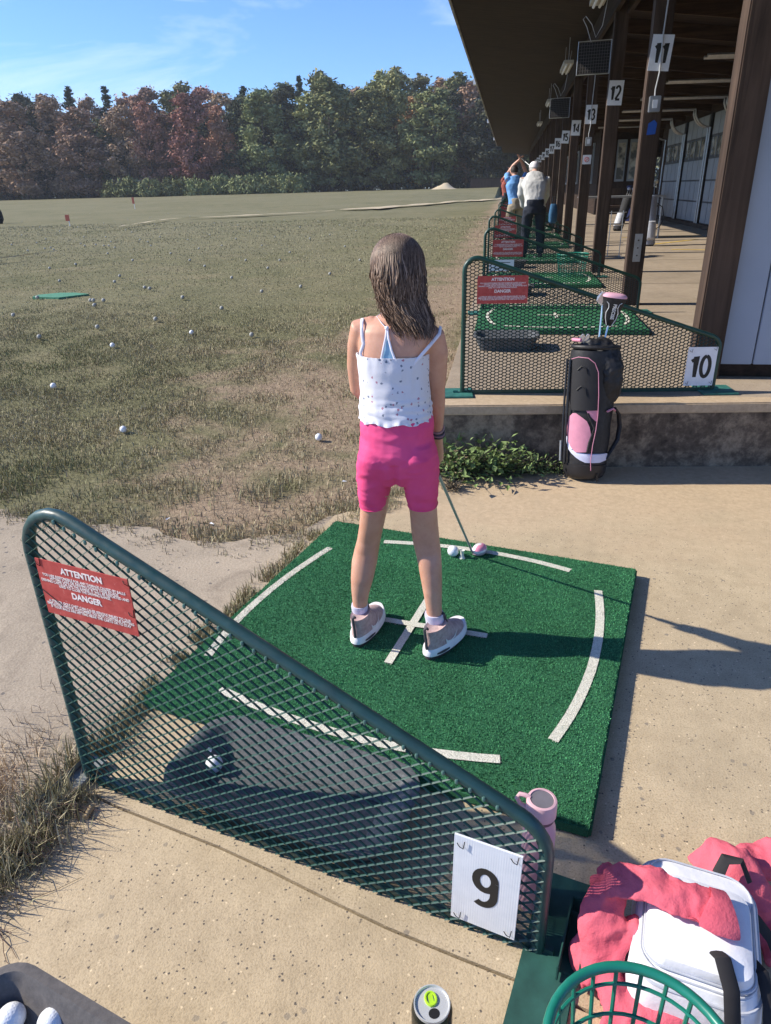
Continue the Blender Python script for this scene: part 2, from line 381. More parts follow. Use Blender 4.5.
# packed dirt strip left of the hitting bay, irregular outer edge
edge = [(-9,.9),(-6,2.2),(-4,2.62),(-2.9,2.66),(-2.26,2.63),(-1.9,2.52),(-1.58,2.55),(-1.2,2.44),(-.84,2.53),(-.72,2.78),(-.62,2.9)]
pl = []
for i in range(len(edge)-1):
    for k in range(8):
        t = k/8; x = edge[i][0]*(1-t)+edge[i+1][0]*t; y = edge[i][1]*(1-t)+edge[i+1][1]*t
        pl.append((x, y+.06*mn.noise(Vector((x*5, 0, 2)))+.03*mn.noise(Vector((x*17, 0, 2))), -.014))
pl.append((-.62, 2.9, -.014))
g = MB(); n = len(pl); g.add(pl + [(p[0], -3.0, -.014) for p in pl], [(i, i+n, i+1+n, i+1) for i in range(n-1)])
tag(g.build('dirt_path', M['dirt'], normals=False), kind='structure')
# concrete slabs: left edge of the bay runs slightly askew, the riser of the platform too
def le(y): return -.985 + .10*(y-.9)/1.0 if y > .9 else -.985-.02*(.9-y)
def ry(x): return 3.345 + .113*(x+.26)
# bay slab with its irregular left edge, near slab beyond the joint
def seam(x): return 1.112 - .300*(x+.93) + .006*math.sin(x*9)
def slab(name, top, bot, mat, z, th=.12):
    xs_ = [le(1.6)]
    x = xs_[0]
    pts = []
    g = MB(); N = 60
    vt = []
    for i in range(N+1):
        t = i/N; a = top(t); b = bot(t); vt.append((a, b))
    v = []; f = []
    K = 24
    for i in range(N+1):
        a, b = vt[i]
        for k in range(K+1):
            s = k/K; v.append((a[0]*(1-s)+b[0]*s, a[1]*(1-s)+b[1]*s, z))
    for i in range(N):
        for k in range(K): f.append((i*(K+1)+k, i*(K+1)+k+1, (i+1)*(K+1)+k+1, (i+1)*(K+1)+k))
    base = len(v)
    rim = [i*(K+1) for i in range(N+1)] + [N*(K+1)+k for k in range(1, K+1)] + [i*(K+1)+K for i in range(N-1, -1, -1)] + [k for k in range(K-1, 0, -1)]
    for i in rim: v.append((v[i][0], v[i][1], z-th))
    m_ = len(rim)
    for i in range(m_): f.append((rim[i], rim[(i+1) % m_], base+(i+1) % m_, base+i))
    g.add(v, f); return tag(g.build(name, mat), kind='structure')
XR = 7.0
slab('bay_slab', lambda t: ((-.70+t*(XR+.70)), min(2.72+.5*(1-t)*0+ (ry(-.70+t*(XR+.7))-2.72)*min(1, max(0,(t*(XR+.7)-.05)/.42)), 99)),
     lambda t: ((le(1.1)+t*(XR-le(1.1))), seam(le(1.1)+t*(XR-le(1.1)))+.004), M['conc'], 0.0)
slab('near_slab', lambda t: ((le(1.1)+t*(XR-le(1.1))), seam(le(1.1)+t*(XR-le(1.1)))-.004),
     lambda t: ((-1.03+t*(XR+1.03)), -3.0), M['conc8'], 0.001)
# raised platform slabs, one per bay, with open joints
g = MB(); PX0, PX1 = -.285, 4.62
g.add([(PX0, ry(PX0), -.1), (PX1+3, ry(PX1+3), -.1), (PX1+3, ry(PX1+3), PZ-.05), (PX0, ry(PX0), PZ-.05)], [(0,1,2,3)])
g.add([(PX0, ry(PX0), -.1), (PX0, 62, -.1), (PX0, 62, PZ-.05), (PX0, ry(PX0), PZ-.05)], [(0,1,2,3)])
tag(g.build('platform_riser', M['riser'], normals=False), kind='structure')
g = MB(); J = [None]+[5.52+2.55*k for k in range(22)]
for k in range(22):
    y1 = J[k+1]-.006
    if k == 0:
        v = [(PX0-.012, ry(PX0)-.012), (PX1+3, ry(PX1+3)-.012), (PX1+3, y1), (PX0-.012, y1)]
    else:
        y0 = J[k]+.006; v = [(PX0-.012, y0), (PX1+3, y0), (PX1+3, y1), (PX0-.012, y1)]
    g.add([(x, y, PZ-.05) for x, y in v]+[(x, y, PZ) for x, y in v], [(0,3,2,1),(4,5,6,7),(0,1,5,4),(1,2,6,5),(2,3,7,6),(3,0,4,7)])
tag(g.build('platform', M['conc_plat'], bevel=.006), kind='structure')
g = MB(); g.add([(PX0+.01, 3.6, PZ-.03), (PX1+2.9, 4.4, PZ-.03), (PX1+2.9, 61, PZ-.03), (PX0+.01, 61, PZ-.03)], [(0,1,2,3)])
tag(g.build('joint_filler', M['black'], normals=False), kind='structure')
# faded yellow floor markings on the walkway
g = MB()
for a, b in (((2.55,12.3),(3.6,11.9)), ((2.2,15.2),(3.7,15.4)), ((2.0,12.9),(3.4,14.4))):
    a = Vector((*a, PZ+.004)); b = Vector((*b, PZ+.004)); n_ = (b-a).cross(Vector((0,0,1))).normalized()*.05
    g.add([a-n_, b-n_, b+n_, a+n_], [(0,1,2,3)])
tag(g.build('floor_marking', M['yellow'], normals=False), kind='structure')
# far sandy track across the field
def ribbon(pix, wd, mat, name, dz=.03):
    P = [on_field(u, v) for u, v in pix]; g = MB(); pts = []
    for i in range(len(P)-1):
        for k in range(10): pts.append(P[i].lerp(P[i+1], k/10))
    pts.append(P[-1]); L = []
    for i, p in enumerate(pts):
        w = wd*(.6+.5*mn.noise(Vector((i*.35, 3, 1))))*min(1, (i+1)/8, (len(pts)-i)/8)+.05
        a = Vector((p.x, p.y-w, 0)); b = Vector((p.x, p.y+w, 0)); L += [(a.x, a.y, terr(a.x, a.y)+dz), (b.x, b.y, terr(b.x, b.y)+dz)]
    g.add(L, [(2*i, 2*i+2, 2*i+3, 2*i+1) for i in range(len(pts)-1)])
    return tag(g.build(name, mat, normals=False), kind='structure')
ribbon([(508,199),(470,202),(430,205),(385,209),(340,211)], 2.6, M['sand'], 'sand_track', .09)
ribbon([(60,255),(30,259),(0,263),(-40,268)], .9, M['sand'], 'sand_patch', .09)
ribbon([(335,212),(250,217),(170,221),(120,229)], .7, M['sand'], 'worn_track', .09)

# ================================================================ near grass: countless blades, one object
def vnoise(x, y, s, seed=0):
    return np.array([mn.noise(Vector((a*s, b*s, seed))) for a, b in zip(x, y)])
def blades(name, X, Y, Zb, Hh, Wd, colr, lean=.6):
    n = len(X); a = rng.uniform(0, 2*np.pi, n); l = rng.uniform(.1, lean, n)*Hh; b = rng.uniform(0, 2*np.pi, n)
    dx = np.cos(a)*Wd/2; dy = np.sin(a)*Wd/2; lx = np.cos(b)*l; ly = np.sin(b)*l
    hz = np.sqrt(np.maximum(Hh**2-l**2, (Hh*.25)**2))
    V = np.zeros((n, 5, 3))
    V[:,0] = np.stack([X-dx, Y-dy, Zb-.005], 1); V[:,1] = np.stack([X+dx, Y+dy, Zb-.005], 1)
    V[:,2] = np.stack([X+dx*.7+lx*.4, Y+dy*.7+ly*.4, Zb+hz*.6], 1); V[:,3] = np.stack([X-dx*.7+lx*.4, Y-dy*.7+ly*.4, Zb+hz*.6], 1)
    V[:,4] = np.stack([X+lx, Y+ly, Zb+hz], 1)
    me = bpy.data.meshes.new(name); me.vertices.add(n*5); me.vertices.foreach_set('co', V.ravel())
    base = np.arange(n)*5
    quads = np.stack([base, base+1, base+2, base+3], 1); tris = np.stack([base+3, base+2, base+4], 1)
    loops = np.concatenate([quads, tris], 1).ravel()
    me.loops.add(n*7); me.loops.foreach_set('vertex_index', loops)
    me.polygons.add(n*2); st = np.stack([np.arange(n)*7, np.arange(n)*7+4], 1).ravel(); me.polygons.foreach_set('loop_start', st)
    me.update(calc_edges=True)
    at = me.attributes.new('col', 'FLOAT_COLOR', 'POINT'); cc = np.ones((n, 5, 4)); cc[:,:,:3] = colr[:,None,:]; at.data.foreach_set('color', cc.ravel())
    me.materials.append(M['blade']); return obj_mesh(name, me)
GREEN = np.array([.165,.19,.075]); OLIVE = np.array([.26,.25,.135]); STRAW = np.array([.42,.365,.235]); BROWN = np.array([.32,.25,.17])
def edge_y(x): # outer edge of the dirt strip
    return np.interp(x, [e[0] for e in edge], [e[1] for e in edge])
def grasscol(X, Y, big):
    n = len(X); t = np.clip(.46+1.1*big+rng.normal(0, .28, n), 0, 1)[:,None]; r = rng.uniform(.65, 1.35, (n,1))
    c = (1-t)*(.5*GREEN+.5*OLIVE)+t*STRAW; br = rng.uniform(0, 1, n) < .18; c[br] = BROWN
    return c*r
def worn_mask(X, Y):
    d = np.sqrt((X+.9)**2*.75+(Y-4.3)**2*.12); return np.clip((1.5-d), 0, 1)
parts = []
def scatter(n, x0, x1, y0, y1):
    return rng.uniform(x0, x1, n), rng.uniform(y0, y1, n)
# dense near part
X, Y = scatter(230000, -5.2, -.30, 2.3, 7.4)
k = (Y > edge_y(X)+rng.normal(0, .04, len(X))) & (X > -.80*Y-.6) & ((X < -.34) | (Y < ry(-.3))); X, Y = X[k], Y[k]
b1 = vnoise(X, Y, .9, 3); b2 = vnoise(X, Y, 3.5, 7); wm = worn_mask(X, Y)
k = rng.uniform(0, 1, len(X)) < np.clip(.80+1.0*b2+.4*b1-.55*wm, .10, 1)*np.clip((7.6-Y)/2.2, .12, 1); X, Y, b1, b2, wm = X[k], Y[k], b1[k], b2[k], wm[k]
hh = rng.uniform(.010, .026, len(X))*(1+.8*np.clip(b2+.1, 0, 1)); 
# a lusher green tuft left of the golfer and a yellower one further left
for cx_, cy_, r_, amp in ((-1.32, 2.78, .26, 1.1), (-1.05,3.05,.25,.9), (-2.4,3.1,.4,.7), (-.95, 4.3, .3, .5)):
    w_ = np.exp(-((X-cx_)**2+(Y-cy_)**2)/r_**2); hh *= 1+amp*w_; b1 = b1-.35*w_
Zt = np.array([terr(a, b) for a, b in zip(X, Y)])
parts.append((X, Y, Zt, hh, rng.uniform(.0025, .006, len(X)), grasscol(X, Y, b1+.35*wm+.15*b2)))
# mid field
X, Y = scatter(190000, -24, -.5, 5.2, 30)
k = (X > -.80*Y-.6) & (rng.uniform(0, 1, len(X)) < np.minimum(1, (8/Y)**1.2)*np.clip((Y-5.2)/2, 0, 1)); X, Y = X[k], Y[k]
b1 = vnoise(X, Y, .5, 3); b2 = vnoise(X, Y, 2.0, 7)
k = rng.uniform(0, 1, len(X)) < np.clip(.8+.5*b2, .1, 1); X, Y, b1 = X[k], Y[k], b1[k]
Zt = np.array([terr(a, b) for a, b in zip(X, Y)])
cc = grasscol(X, Y, b1*.6)*.95
parts.append((X, Y, Zt, rng.uniform(.008, .020, len(X))*(1+Y/30), rng.uniform(.005, .009, len(X))*(Y/8), cc))
# dry grass growing in the joint left of the bay slab and beside the mat
def joint(n, pts, sp, h0, h1, straw):
    t = rng.uniform(0, len(pts)-1, n); i = t.astype(int); f = t-i; P = np.array(pts)
    X = P[i,0]*(1-f)+P[i+1,0]*f+rng.normal(0, sp, n); Y = P[i,1]*(1-f)+P[i+1,1]*f+rng.normal(0, sp, n)
    keep = np.array([mn.noise(Vector((a*9, b*9, 5))) for a, b in zip(X, Y)]) > -.12; X, Y = X[keep], Y[keep]; n = len(X)
    c = grasscol(X, Y, np.full(n, straw)); parts.append((X, Y, np.full(n, -.01), rng.uniform(h0, h1, n), rng.uniform(.002, .0045, n), c))
joint(5200, [(-.72,2.55),(-.80,2.2),(-.90,1.85),(-.955,1.5),(-.975,1.15)], .028, .015, .05, .25)
joint(3500, [(-.975,1.25),(-1.0,.95),(-1.05,.8)], .045, .03, .10, .2)
joint(2500, [(-.62,2.72),(-.45,2.95),(-.3,3.25)], .05, .02, .06, .2)
joint(5000, [(e[0], e[1]+.03) for e in edge[2:]], .06, .008, .03, .35)
joint(1400, [(e[0], e[1]-.06) for e in edge[2:]], .09, .004, .014, .45)
Xa, Ya, Za, Ha, Wa, Ca = [np.concatenate([p[i] for p in parts]) for i in range(6)]
go = blades('grass', Xa, Ya, Za, Ha, Wa, Ca, .85); tag(go, kind='stuff')
go['label'] = 'dry olive and straw grass blades over the near field'; go['category'] = 'grass'
# tall dry grass clump by the left end of the number 9 divider
n = 2600; rr = np.abs(rng.normal(0, .12, n)); aa = rng.uniform(0, 2*np.pi, n)
X = -1.20+rr*np.cos(aa)*.9; Y = 1.02+rr*np.sin(aa)*1.5
c = grasscol(X, Y, np.full(n, .9))*np.array([1.2,1.08,1.1])
d1 = blades('dry_grass', X, Y, np.full(n, -.012), rng.uniform(.02, .07, n), rng.uniform(.0013, .0028, n), c, .97)
tag(d1, 'tangled tan dry grass spilling over the concrete by the left foot of the number 9 divider', 'grass', kind='stuff')
# thin dead stems arching over the slab
g = MB()
for i in range(55):
    x = -1.0+random.uniform(-.14, .05); y = .98+random.uniform(-.22, .16); a = random.uniform(-1.3, .5); L = random.uniform(.08, .24)
    pts = []; p = Vector((x, y, .0)); d = Vector((math.cos(a)*.8, math.sin(a)*.8, random.uniform(.2, .8)))
    for k in range(7):
        pts.append(p.copy()); p = p + d*L/7; d.z -= .22; d.x += random.uniform(-.25, .25); d.y += random.uniform(-.25, .25); p.z = max(p.z, .004)
    g.tube(pts, [.0011-.0001*k for k in range(7)], 4)
    if random.random() < .6:
        q = pts[3]; g.tube([q, q+Vector((random.uniform(-.04,.05), random.uniform(-.05,.03), .01)), q+Vector((random.uniform(-.07,.08), random.uniform(-.08,.04), -.004))], .0007, 3)
tag(g.build('dead_stems', plain('dead_stem', (.12,.075,.06), .8)), 'thin brown dead stems sprawled across the concrete near the cigarette end', 'weeds', kind='stuff')
# ================================================================ divider fences
def ccw(poly):
    a = sum(poly[i][0]*poly[(i+1)%len(poly)][1]-poly[(i+1)%len(poly)][0]*poly[i][1] for i in range(len(poly))); return poly if a > 0 else poly[::-1]
def rounded(pts, rads, k=7):
    out = []; n = len(pts)
    for i, (p, r) in enumerate(zip(pts, rads)):
        p = Vector((*p, 0)); a = (Vector((*pts[i-1], 0))-p).normalized(); b = (Vector((*pts[(i+1) % n], 0))-p).normalized()
        if r <= 0: out.append((p.x, p.y)); continue
        th = a.angle(b); d = r/math.tan(th/2); q0 = p+a*d; q1 = p+b*d; cc_ = p+(a+b).normalized()*(r/math.sin(th/2)); v0, v1 = q0-cc_, q1-cc_; om = v0.angle(v1)
        for j in range(k+1):
            t = j/k; q = cc_+(v0*math.sin((1-t)*om)+v1*math.sin(t*om))/math.sin(om); out.append((q.x, q.y))
    return out
def clip(p, q, poly):
    t0, t1 = 0.0, 1.0; dx, dy = q[0]-p[0], q[1]-p[1]; n = len(poly)
    for i in range(n):
        a = poly[i]; b = poly[(i+1) % n]; nx_, ny_ = -(b[1]-a[1]), b[0]-a[0]
        num = nx_*(p[0]-a[0])+ny_*(p[1]-a[1]); den = nx_*dx+ny_*dy
        if abs(den) < 1e-12:
            if num < 0: return None
            continue
        t = -num/den
        if den > 0: t0 = max(t0, t)
        else: t1 = min(t1, t)
        if t0 >= t1: return None
    return (p[0]+dx*t0, p[1]+dy*t0), (p[0]+dx*t1, p[1]+dy*t1)
def mesh_panel(poly, px, pz, w, node, thin=1.0):
    "expanded metal: zigzag strands joined by short flat bonds"
    poly = ccw(poly); mb = MB(); x1 = max(p[0] for p in poly); z1 = max(p[1] for p in poly)
    rows = int(z1/pz)+2; cols = int(x1/px)+3
    for r in range(rows):
        pts = []
        for c in range(-1, cols*2):
            up = (c+r) % 2; x = c*px/2; z = r*pz+(pz/2 if up else -pz/2)*.98
            pts += [(x-node/2, z), (x+node/2, z)]
        for i in range(len(pts)-1):
            s = clip(pts[i], pts[i+1], poly)
            if not s: continue
            a, b = s; flat = abs(pts[i][1]-pts[i+1][1]) < 1e-6
            d = Vector((b[0]-a[0], 0, b[1]-a[1])); L = d.length
            if L < 1e-5: continue
            d /= L; e = .0006; nrm = Vector((-d.z, 0, d.x)); A = Vector((a[0], 0, a[1]))-d*e; B = Vector((b[0], 0, b[1]))+d*e
            t = (.0021 if not flat else .0027)*thin; ww = w*.5*(1.0 if not flat else .9)
            tw = Vector((0, .0012, 0)) if not flat else Vector((0, 0, 0))   # strands are slightly twisted
            vs_ = []
            for P in (A, B):
                vs_ += [P+nrm*ww+Vector((0, -t, 0))+tw, P+nrm*ww+Vector((0, t, 0))+tw, P-nrm*ww+Vector((0, t, 0))-tw, P-nrm*ww+Vector((0, -t, 0))-tw]
            mb.add(vs_, [(0,1,5,4), (1,2,6,5), (2,3,7,6), (3,0,4,7)])
    return mb
def fence_parts(L, hl, hp, hr, px, pz, w, tube_r, node=.011, thin=1.0):
    # outline in the fence plane: tall rounded end at s=0, sloping rail, low rounded end at s=L
    near = L < 1.2; i0, i1 = (.013, L-.020) if near else (0, L)
    outl = rounded([(i0, .0), (i1, .0), (i1, hr), (i0, hp)], [0, 0, .085 if L < 1.2 else .06, .095 if L < 1.2 else .06])
    fr = MB()
    P = [Vector((x, 0, z)) for x, z in outl]
    # frame tube: up the left, over the top, down the right
    path = P[1:]+[P[0]]
    fr.tube(path, tube_r, 10, flat=1.0)
    fr.box(-tube_r*.7, L+tube_r*.7, -.005, .005, -.004, .014)
    mo = outl if not near else rounded([(i0, .0), (i1, .0), (i1, hr-.008), (i0, hp-.009)], [0, 0, .085, .095])
    pan = mesh_panel([(x, z) for x, z in mo], px, pz, w, node, thin)
    if near: pan.v = [(x, y-tube_r*.92, z) for x, y, z in pan.v]
    wd = MB()
    # weld tips along the sloping rail
    slope = (hr-hp)/L
    k = int(L/px)
    for i in range(4, 42):
        x = i*.0245+.02; z = hp+slope*x-.009
        wd.ball((x, -tube_r*1.02, z), .0040, 5, (.9, .8, 1.5))
    return fr.me('frame', M['steel'] if near else M['steel2'], True), pan.me('mesh_panel', M['mesh'] if near else M['mesh2'], normals=False), wd.me('weld', M['weld'], True)
def foot_me(mat, ly=.13):
    f = MB(); f.box(-.088, .088, -ly, ly, 0, .008); f.box(-.012, .012, -.012, .012, .008, .02)
    return f.me('foot', mat, bevel=.002)
fm9 = fence_parts(1.132, 0, .778, .300, .0385, .0130, .0017, .0132, .0016, .42)
fm = fence_parts(1.262, 0, .680, .256, .0385, .0082, .0038, .0115, .012)
footm = foot_me(M['foot'], .085)
def fence(loc, rz, ms, fm_, L, label, group='green mesh dividers between the hitting bays'):
    t = empty('divider_fence', loc, rz, label, 'fence', group)
    obj_mesh('frame', ms[0], t); obj_mesh('mesh_panel', ms[1], t)
    if ms is fm9: pass
    obj_mesh('foot', fm_, t, (-.0, 0, -.004)); obj_mesh('foot', fm_, t, (L-.0, 0, -.004))
    return t
f9o = (-.962, 1.155, .006); f9a = R(-14.587)
t9 = empty('divider_fence', f9o, f9a, 'near green mesh divider carrying the number 9 sign', 'fence', 'green mesh dividers between the hitting bays')
obj_mesh('frame', fm9[0], t9); obj_mesh('mesh_panel', fm9[1], t9); wb = obj_mesh('weld_beads', fm9[2], t9); wb['kind'] = 'stuff'
# left foot is a grey steel angle lying in the grass, right foot a scuffed green plate with an upright channel
g = MB(); g.box(-.03, .02, -.17, .05, -.004, .014); g.box(-.03, -.026, -.17, .05, .014, .03)
g.build('foot', plain('grey_scuffed_steel', (.20,.21,.20), .6, .4, .3, var=.35, scale=25), t9, bevel=.002)
g = MB(); g.box(-.045, .055, -.21, .17, 0.0, .007)
g.box(.022, .062, -.03, .09, .007, .011); g.box(.058, .062, -.05, .10, .011, .05); g.box(.022, .026, -.05, .10, .011, .05); g.box(.022,.062,.096,.10,.011,.05)
o = g.build('foot', M['foot9'], t9, bevel=.0015); o.location = (1.132, 0, -.004)
names = {0: 'second', }
fences = []
F10 = (-.197, 3.555, PZ+.006)
ords = ['number 10', 'first', 'second', 'third', 'fourth', 'fifth', 'sixth', 'seventh', 'eighth', 'ninth', 'tenth', 'eleventh', 'twelfth', 'thirteenth', 'fourteenth', 'fifteenth', 'sixteenth']
proto = None
for k in range(16):
    lab = 'green mesh divider on the kerb carrying the number 10 sign' if k == 0 else ords[k]+' green mesh divider behind the one with the number 10 sign'
    loc = (F10[0]+(0.02*math.sin(k*2.1) if k else 0), F10[1]+2.55*k, F10[2]); rz = R(6.59) if k == 0 else R(2.2*math.sin(k*1.7)+1.5)
    if proto is None:
        t = proto = fence(loc, rz, fm, footm, 1.262, lab)
        for ch in t.children:
            if ch.name.startswith('foot'): ch.location.x += -.035 if ch.location.x < .5 else .015
    else:
        t = copy_tree(proto); t.location = loc; t.rotation_euler = (0, 0, rz); t['label'] = lab
    fences.append(t)
# ---------------------------------------------------------------- signs fixed to the dividers
WARN1 = 'YOU ARE RESPONSIBLE FOR ANY DAMAGE CAUSED BY BALLS\nHITTING CARS OR DRIVING DOWN THESE ROADS\nDRIVING CARTS OR ON THE RANGE. IT WILL BE REPORTED AND\nUSED TO CLOSE THE DRIVING RANGE.'
WARN2 = 'A STRUCK GOLF CART CAN CAUSE SERIOUS INJURY TO OUR\nEMPLOYEES AND/OR CUSTOMERS, DO NOT CONTINUE HITTING\nIF YOUR BALLS ARE HITTING NEAR THE CARTS OR TO STAY'
def warn_sign_me(w, h):
    g = MB(); g.box(0, w, -.002, 0, 0, h)
    me = g.me('warning_sign', M['red'])
    parts_ = []
    for s, z, sz, bd in (('ATTENTION', .865, h*.150, .0006), ('DANGER', .445, h*.150, .0006), (WARN1, .655, h*.064, .00012), (WARN2, .20, h*.064, .00012)):
        t = text_me(s, sz, M['wtext'], 1.0, bd, .0003, spacing=.82)
        xs_ = [v.co.x for v in t.vertices]; wd = max(xs_)-min(xs_); lim = w*(.95 if '\n' in s else .62)
        if wd > lim or '\n' in s: t.transform(Matrix.Scale(lim/wd, 4, (1,0,0)))
        t.transform(Matrix.Translation((w/2, -.0026, h*z))); parts_.append(t)
    return me, parts_
wme, wtx = warn_sign_me(.244, .130)
tie_me = MB().tube([(-.006,-.003,.004),(0,-.006,0),(.006,-.003,-.006),(.008,-.003,.012)], .0009, 5).me('cable_tie', M['black'])
def warn_sign(fen, s, z, label, full=True, tilt=0.0, mat=None):
    mw = fen.matrix_world if False else Matrix.Translation(fen.location) @ Matrix.Rotation(fen.rotation_euler.z, 4, 'Z')
    o = obj_mesh('warning_sign', wme); p = mw @ Vector((s, -.0075 if fen is not t9 else -.0185, z)); o.location = p; o.rotation_euler = (0, tilt, fen.rotation_euler.z)
    tag(o, label, 'sign', 'red warning signs on the dividers')
    for nm, me in zip(('heading', 'heading', 'small_print', 'small_print'), wtx):
        if full or nm == 'heading': obj_mesh(nm, me, o)
    return o
class _F: pass
w9 = warn_sign(t9, .046, .500, 'red attention and danger sign with white print, on the near number 9 divider')
for x, z in ((.006, .12), (.238, .122), (.236, .05)):
    obj_mesh('cable_tie', tie_me, w9, (x, 0, z))
# a dark scratch across its lower left corner
g = MB(); g.tube([(-.001,-.0032,.058),(.05,-.0034,.028)], .0009, 4); g.build('crack', M['ink'], w9)
w10 = warn_sign(fences[0], .062, .445, 'red attention and danger sign on the divider with the number 10 sign')
for k in range(1, 13):
    warn_sign(fences[k], .055+.01*math.sin(k), .44+.012*math.cos(k*1.3), 'faded red warning sign on the '+ords[k]+' divider behind number 10', k < 4, R(1.5*math.sin(k*3)))
# white notice under the red sign of the first divider beyond
g = MB(); g.box(0, .2, -.0102, -.0082, 0, .085); o = g.build('notice_sign', M['white']); mw = Matrix.Translation(fences[1].location) @ Matrix.Rotation(fences[1].rotation_euler.z, 4, 'Z')
o.location = mw @ Vector((.04, 0, .335)); o.rotation_euler = (0, 0, fences[1].rotation_euler.z); tag(o, 'small white notice under the red sign on the first divider behind number 10', 'sign')
g = MB()
for r_, (a, b) in enumerate(((.03,.17),(.05,.15),(.04,.16))): g.box(a, b, -.0110, -.0104, .062-.022*r_, .067-.022*r_)
g.build('print_line', M['ink'], o)
DIG = {}
def _arc(cx, cy, rx, ry, a0, a1, n=14): return [(cx+rx*math.cos(R(a0+(a1-a0)*i/n)), cy+ry*math.sin(R(a0+(a1-a0)*i/n))) for i in range(n+1)]
DIG['0'] = [_arc(.25,.5,.20,.43,90,450,28)]
DIG['1'] = [[(.08,.72),(.20,.80),(.29,.93),(.29,.05)]]
DIG['2'] = [_arc(.25,.70,.19,.23,165,-25)+[(.36,.47),(.07,.09)], [(.05,.07),(.45,.07)]]
DIG['3'] = [_arc(.24,.71,.18,.22,160,-80), _arc(.24,.28,.20,.22,95,-160)]
DIG['4'] = [[(.37,.05),(.37,.92),(.05,.30)], [(.03,.27),(.48,.27)]]
DIG['5'] = [[(.42,.92),(.11,.92),(.08,.50)]+_arc(.24,.31,.20,.24,130,-155)]
DIG['6'] = [_arc(.25,.30,.19,.23,0,360,20), _arc(.43,.34,.37,.58,112,180)]
DIG['7'] = [[(.05,.92),(.44,.92),(.24,.50),(.17,.05)]]
DIG['8'] = [_arc(.25,.71,.17,.21,0,360,20), _arc(.25,.28,.20,.23,0,360,20)]
DIG['9'] = [_arc(.25,.69,.19,.24,0,360,20), [(.44,.69)]+_arc(.22,.34,.22,.28,0,-125,12)]
def numeral_me(txt, h, wk=1.0, stroke=.074):
    g = MB(); x0 = 0; zl = 0
    for ch in txt:
        for st in DIG[ch]:
            P = [Vector(((x0+x)*h*wk, 0, z*h)) for x, z in st]; w = stroke*h; vs_ = []
            for i, p in enumerate(P):
                a = P[max(0, i-1)]; b = P[min(len(P)-1, i+1)]; d = (b-a).normalized(); d1 = (p-a).normalized() if i else d
                nn = Vector((-d.z, 0, d.x)); k = 1/max(.6, d1.dot(d)); zl += .0000012
                vs_ += [p+nn*w*k-Vector((0,.0003+zl,0)), p-nn*w*k-Vector((0,.0003+zl,0))]
            g.add(vs_, [(2*i, 2*i+1, 2*i+3, 2*i+2) for i in range(len(P)-1)])
        x0 += .60 if ch != '1' else .50
        zl += .0002
    xs = [v[0] for v in g.v]; cx = (min(xs)+max(xs))/2; me = g.me('numeral', M['ink'], normals=False); me.transform(Matrix.Translation((-cx, -.0042, -h/2))); return me
def num_sign(txt, w, h, loc, rz, label, sz, mat=None, sx=.72, tilt=0.0, ties=False):
    g = MB(); g.box(-w/2, w/2, -.004, 0, -h/2, h/2); o = g.build('number_sign', mat or M['white']); o.location = loc; o.rotation_euler = (0, tilt, rz)
    tag(o, label, 'sign', 'white bay number signs')
    obj_mesh('numeral', numeral_me(txt, sz, sx), o)
    if ties:
        for x, z in ((-w/2+.012, h/2-.02), (w/2-.014, h/2-.012), (-w/2+.012, -h/2+.012), (w/2-.014, -h/2+.014)):
            obj_mesh('cable_tie', tie_me, o, (x, -.004, z))
    return o
mw = Matrix.Translation(t9.location) @ Matrix.Rotation(f9a, 4, 'Z')
num_sign('9', .123, .219, mw @ Vector((1.012, -.018, .141)), f9a, 'large white sign with number 9 tied to the near divider', .100, M['coro'], .92, R(1), True)
mw = Matrix.Translation(fences[0].location) @ Matrix.Rotation(R(6.59), 4, 'Z')
num_sign('10', .143, .193, mw @ Vector((1.182, -.009, .123)), R(6.59), 'white sign with number 10 on the divider standing on the kerb', .118, M['white'], .88, 0, True)

# ================================================================ hitting mats
def arc3(a, b, c, n=14):
    a, b, c = [Vector((*p[:2], 0)) for p in (a, b, c)]; m_ = 2*b-.5*(a+c); return [(1-t)**2*a+2*t*(1-t)*m_+t*t*c for t in [i/n for i in range(n+1)]]
matC = Vector((-.2145, 1.868)); matA = R(-13.3)
MI = Matrix.Rotation(-matA, 4, 'Z') @ Matrix.Translation((-matC.x, -matC.y, 0))
def P2(u, v): p = atz(u, v, .036); return MI @ Vector((p.x, p.y, 0))
lines = [[P2(330,548), P2(262,597), P2(208,656)], [P2(384,542), P2(480,551), P2(570,571)], [P2(598,591), P2(594,660), P2(553,741)], [P2(220,690), P2(350,737), P2(500,760)],
         [P2(428,600), P2(408,632), P2(388,664)], [P2(375,619), P2(430,628), P2(487,637)]]
def strip_me(lines):
    g = MB()
    for li, L in enumerate(lines):
        pts = arc3(*L); w = .0135 if li < 4 else .0125; vs_ = []
        for i, p in enumerate(pts):
            d = (pts[min(i+1, len(pts)-1)]-pts[max(i-1, 0)]).normalized(); n_ = Vector((-d.y, d.x, 0)); j = .0012*mn.noise(Vector((i*1.7, li*5, 0)))
            vs_ += [p+n_*(w+j), p-n_*(w-j)]
        z = .0362+.0008*li
        g.add([(v.x, v.y, z) for v in vs_], [(2*i, 2*i+1, 2*i+3, 2*i+2) for i in range(len(pts)-1)])
    return g.me('marking_lines', M['line'], normals=False)
def mat_me():
    g = MB(); h = .607; g.box(-h, h, -h, h, 0, .035); return g.me('turf_pad', M['turf'], bevel=.006)
mt = empty('hitting_mat', (matC.x, matC.y, .001), matA, 'green turf mat with white arcs and cross the girl stands on', 'golf mat', 'green hitting mats in the bays')
obj_mesh('turf_pad', mat_me(), mt); obj_mesh('marking_lines', strip_me(lines), mt)
